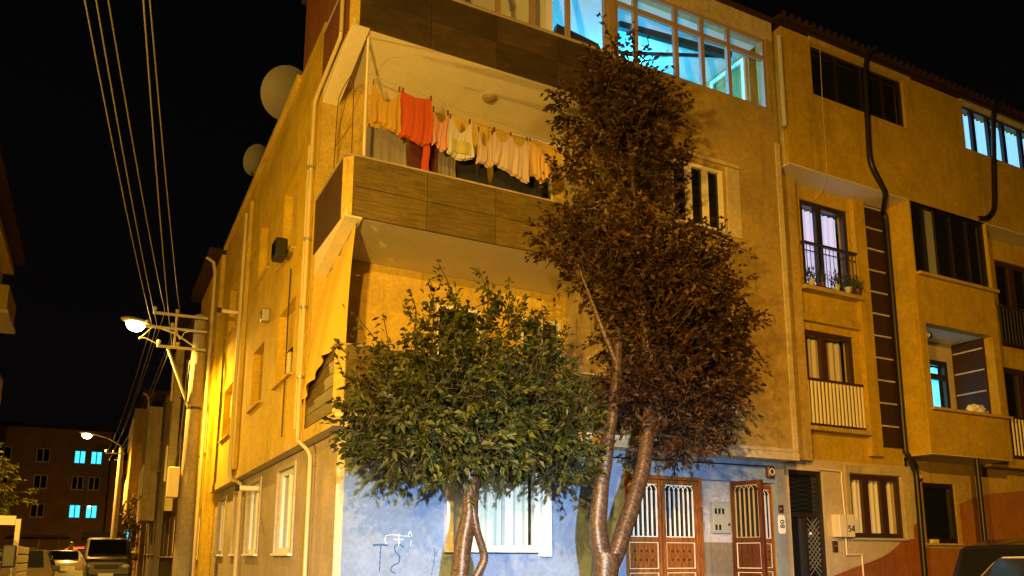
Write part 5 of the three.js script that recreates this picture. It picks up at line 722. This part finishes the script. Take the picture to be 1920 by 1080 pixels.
tree('tall_forked_tree', 'tall reddish leaved tree with a forked trunk rising to the top floor', [3.15, 0.1, 1.5],
  [{ pts: [[3.1, -0.05, 1.5], [3.08, 0.7, 1.5], [3.1, 1.25, 1.5], [3.13, 1.6, 1.5]], r0: 0.19, r1: 0.155 }, { pts: [[3.14, 1.35, 1.5], [3.06, 1.7, 1.46], [3.06, 2.15, 1.45], [3.14, 2.6, 1.45], [3.22, 3.0, 1.45], [3.4, 3.8, 1.4], [3.5, 4.6, 1.35]], r0: 0.125, r1: 0.06 }, { pts: [[3.14, 1.35, 1.5], [3.32, 1.7, 1.5], [3.55, 2.2, 1.48], [3.76, 2.7, 1.45], [3.9, 3.2, 1.4], [4.05, 4.0, 1.3], [4.0, 5.0, 1.25], [3.92, 6.0, 1.25], [3.9, 7.2, 1.2], [3.85, 8.4, 1.15]], r0: 0.12, r1: 0.03 }, { pts: [[4.0, 3.6, 1.35], [4.6, 4.1, 1.3], [5.2, 4.6, 1.25]], r0: 0.06, r1: 0.025 }, { pts: [[3.45, 4.1, 1.38], [3.1, 4.8, 1.4], [2.8, 5.4, 1.45]], r0: 0.05, r1: 0.022 }, { pts: [[3.93, 5.9, 1.25], [4.5, 6.3, 1.25], [5.1, 6.5, 1.2], [5.9, 6.35, 1.2]], r0: 0.035, r1: 0.01 }, { pts: [[3.9, 6.5, 1.2], [3.4, 7.0, 1.25], [2.9, 7.1, 1.3]], r0: 0.035, r1: 0.012 }],
  [[4.3, 3.7, 1.35, 0.9, 0.55, 0.85, 120], [3.75, 3.75, 1.4, 0.5, 0.4, 0.6, 40], [5.0, 3.9, 1.25, 0.7, 0.6, 0.75, 80], [4.15, 4.7, 1.35, 0.85, 0.75, 0.95, 150], [4.9, 4.7, 1.25, 0.85, 0.7, 0.85, 120], [5.35, 4.9, 1.2, 0.55, 0.5, 0.6, 45, 0.1], [3.45, 5.45, 1.4, 0.75, 0.45, 0.8, 80], [4.3, 5.6, 1.3, 1.0, 0.65, 0.9, 130], [5.0, 5.6, 1.2, 0.6, 0.5, 0.6, 55, 0.15], [2.75, 5.75, 1.4, 0.5, 0.4, 0.6, 36], [3.3, 6.15, 1.35, 0.7, 0.35, 0.7, 36], [4.4, 6.25, 1.25, 0.7, 0.3, 0.6, 26], [3.1, 7.0, 1.25, 0.55, 0.5, 0.6, 30, 0.1], [4.0, 7.4, 1.2, 0.7, 0.5, 0.6, 40], [3.4, 7.9, 1.2, 0.7, 0.5, 0.65, 80], [4.1, 8.1, 1.15, 0.65, 0.5, 0.6, 70], [3.75, 8.5, 1.15, 0.55, 0.42, 0.55, 56], [4.6, 7.3, 1.15, 0.4, 0.4, 0.45, 22], [4.6, 3.2, 1.3, 0.6, 0.3, 0.5, 40, 0.2]],
  { seed: 9, tips: [[3.5, 4.6, 1.35], [5.2, 4.6, 1.25], [2.8, 5.4, 1.45], [3.92, 6.0, 1.25], [3.9, 7.2, 1.2], [3.85, 8.4, 1.15], [3.95, 3.3, 1.4]], color: plum, zmin: 0.12, leaf: 1.15, dense: 2.2,
    shoots: [[[3.8, 8.5, 1.15], [3.38, 9.55, 1.2], 34, 0.012, 0.15], [[3.9, 8.5, 1.15], [4.05, 9.55, 1.15], 46, 0.014, 0.2], [[3.9, 8.6, 1.15], [3.7, 9.3, 1.15], 34], [[4.1, 8.3, 1.1], [4.5, 8.9, 1.1], 36], [[4.2, 8.2, 1.1], [4.9, 8.45, 1.1], 30], [[5.1, 6.4, 1.2], [6.3, 6.25, 1.15], 20, 0.012, 0.5, 0.2], [[5.4, 5.1, 1.2], [6.1, 5.35, 1.1], 22, 0.012, 0.2, 0.2], [[5.4, 4.8, 1.2], [6.2, 4.6, 1.1], 26, 0.012, 0.2, 0.1], [[5.3, 4.4, 1.2], [5.9, 4.1, 1.1], 26], [[2.9, 5.6, 1.4], [2.35, 5.6, 1.4], 22], [[2.8, 6.9, 1.3], [2.3, 6.5, 1.35], 12, 0.008, 0.6], [[3.0, 8.0, 1.2], [2.6, 8.15, 1.25], 30], [[4.7, 3.2, 1.3], [5.5, 3.15, 1.2], 34, 0.01, 0.1, 0.25]] });
tree('roadside_tree', 'yellow lit tree behind the truck at the picture edge', [-5.3, 0.2, -13.6],
  [{ pts: [[-5.3, 0.1, -13.6], [-5.28, 1.2, -13.6], [-5.25, 2.4, -13.6], [-5.2, 3.4, -13.6]], r0: 0.12, r1: 0.05 }],
  [[-5.1, 3.6, -13.6, 0.8, 0.4, 0.8, 70, 0.6], [-5.0, 3.1, -13.6, 0.85, 0.25, 0.8, 60, 0.6], [-5.1, 2.7, -13.6, 0.7, 0.22, 0.7, 50, 0.6], [-5.4, 4.0, -13.7, 0.6, 0.3, 0.6, 40, 0.6]], { seed: 21, tips: [[-5.2, 3.4, -13.6], [-5.25, 2.4, -13.6]], color: greenish, leaf: 1.5, up: 0.2 });
tree('climbing_shrub', 'leafy shrub growing against the cream house deep in the street', [-1.25, 0.4, -30.2],
  [{ pts: [[-1.25, 0.35, -30.2], [-1.2, 1.4, -30.2], [-1.22, 2.4, -30.2]], r0: 0.05, r1: 0.02 }],
  [[-1.2, 1.8, -30.2, 0.35, 0.6, 0.5, 40, 0.2], [-1.2, 2.7, -30.2, 0.35, 0.6, 0.5, 40, 0.4], [-1.15, 3.5, -30.2, 0.25, 0.5, 0.4, 24, 0.4]], { seed: 23, tips: [[-1.22, 2.4, -30.2]], color: greenish, leaf: 1.6 });

renderer.render(scene, camera);
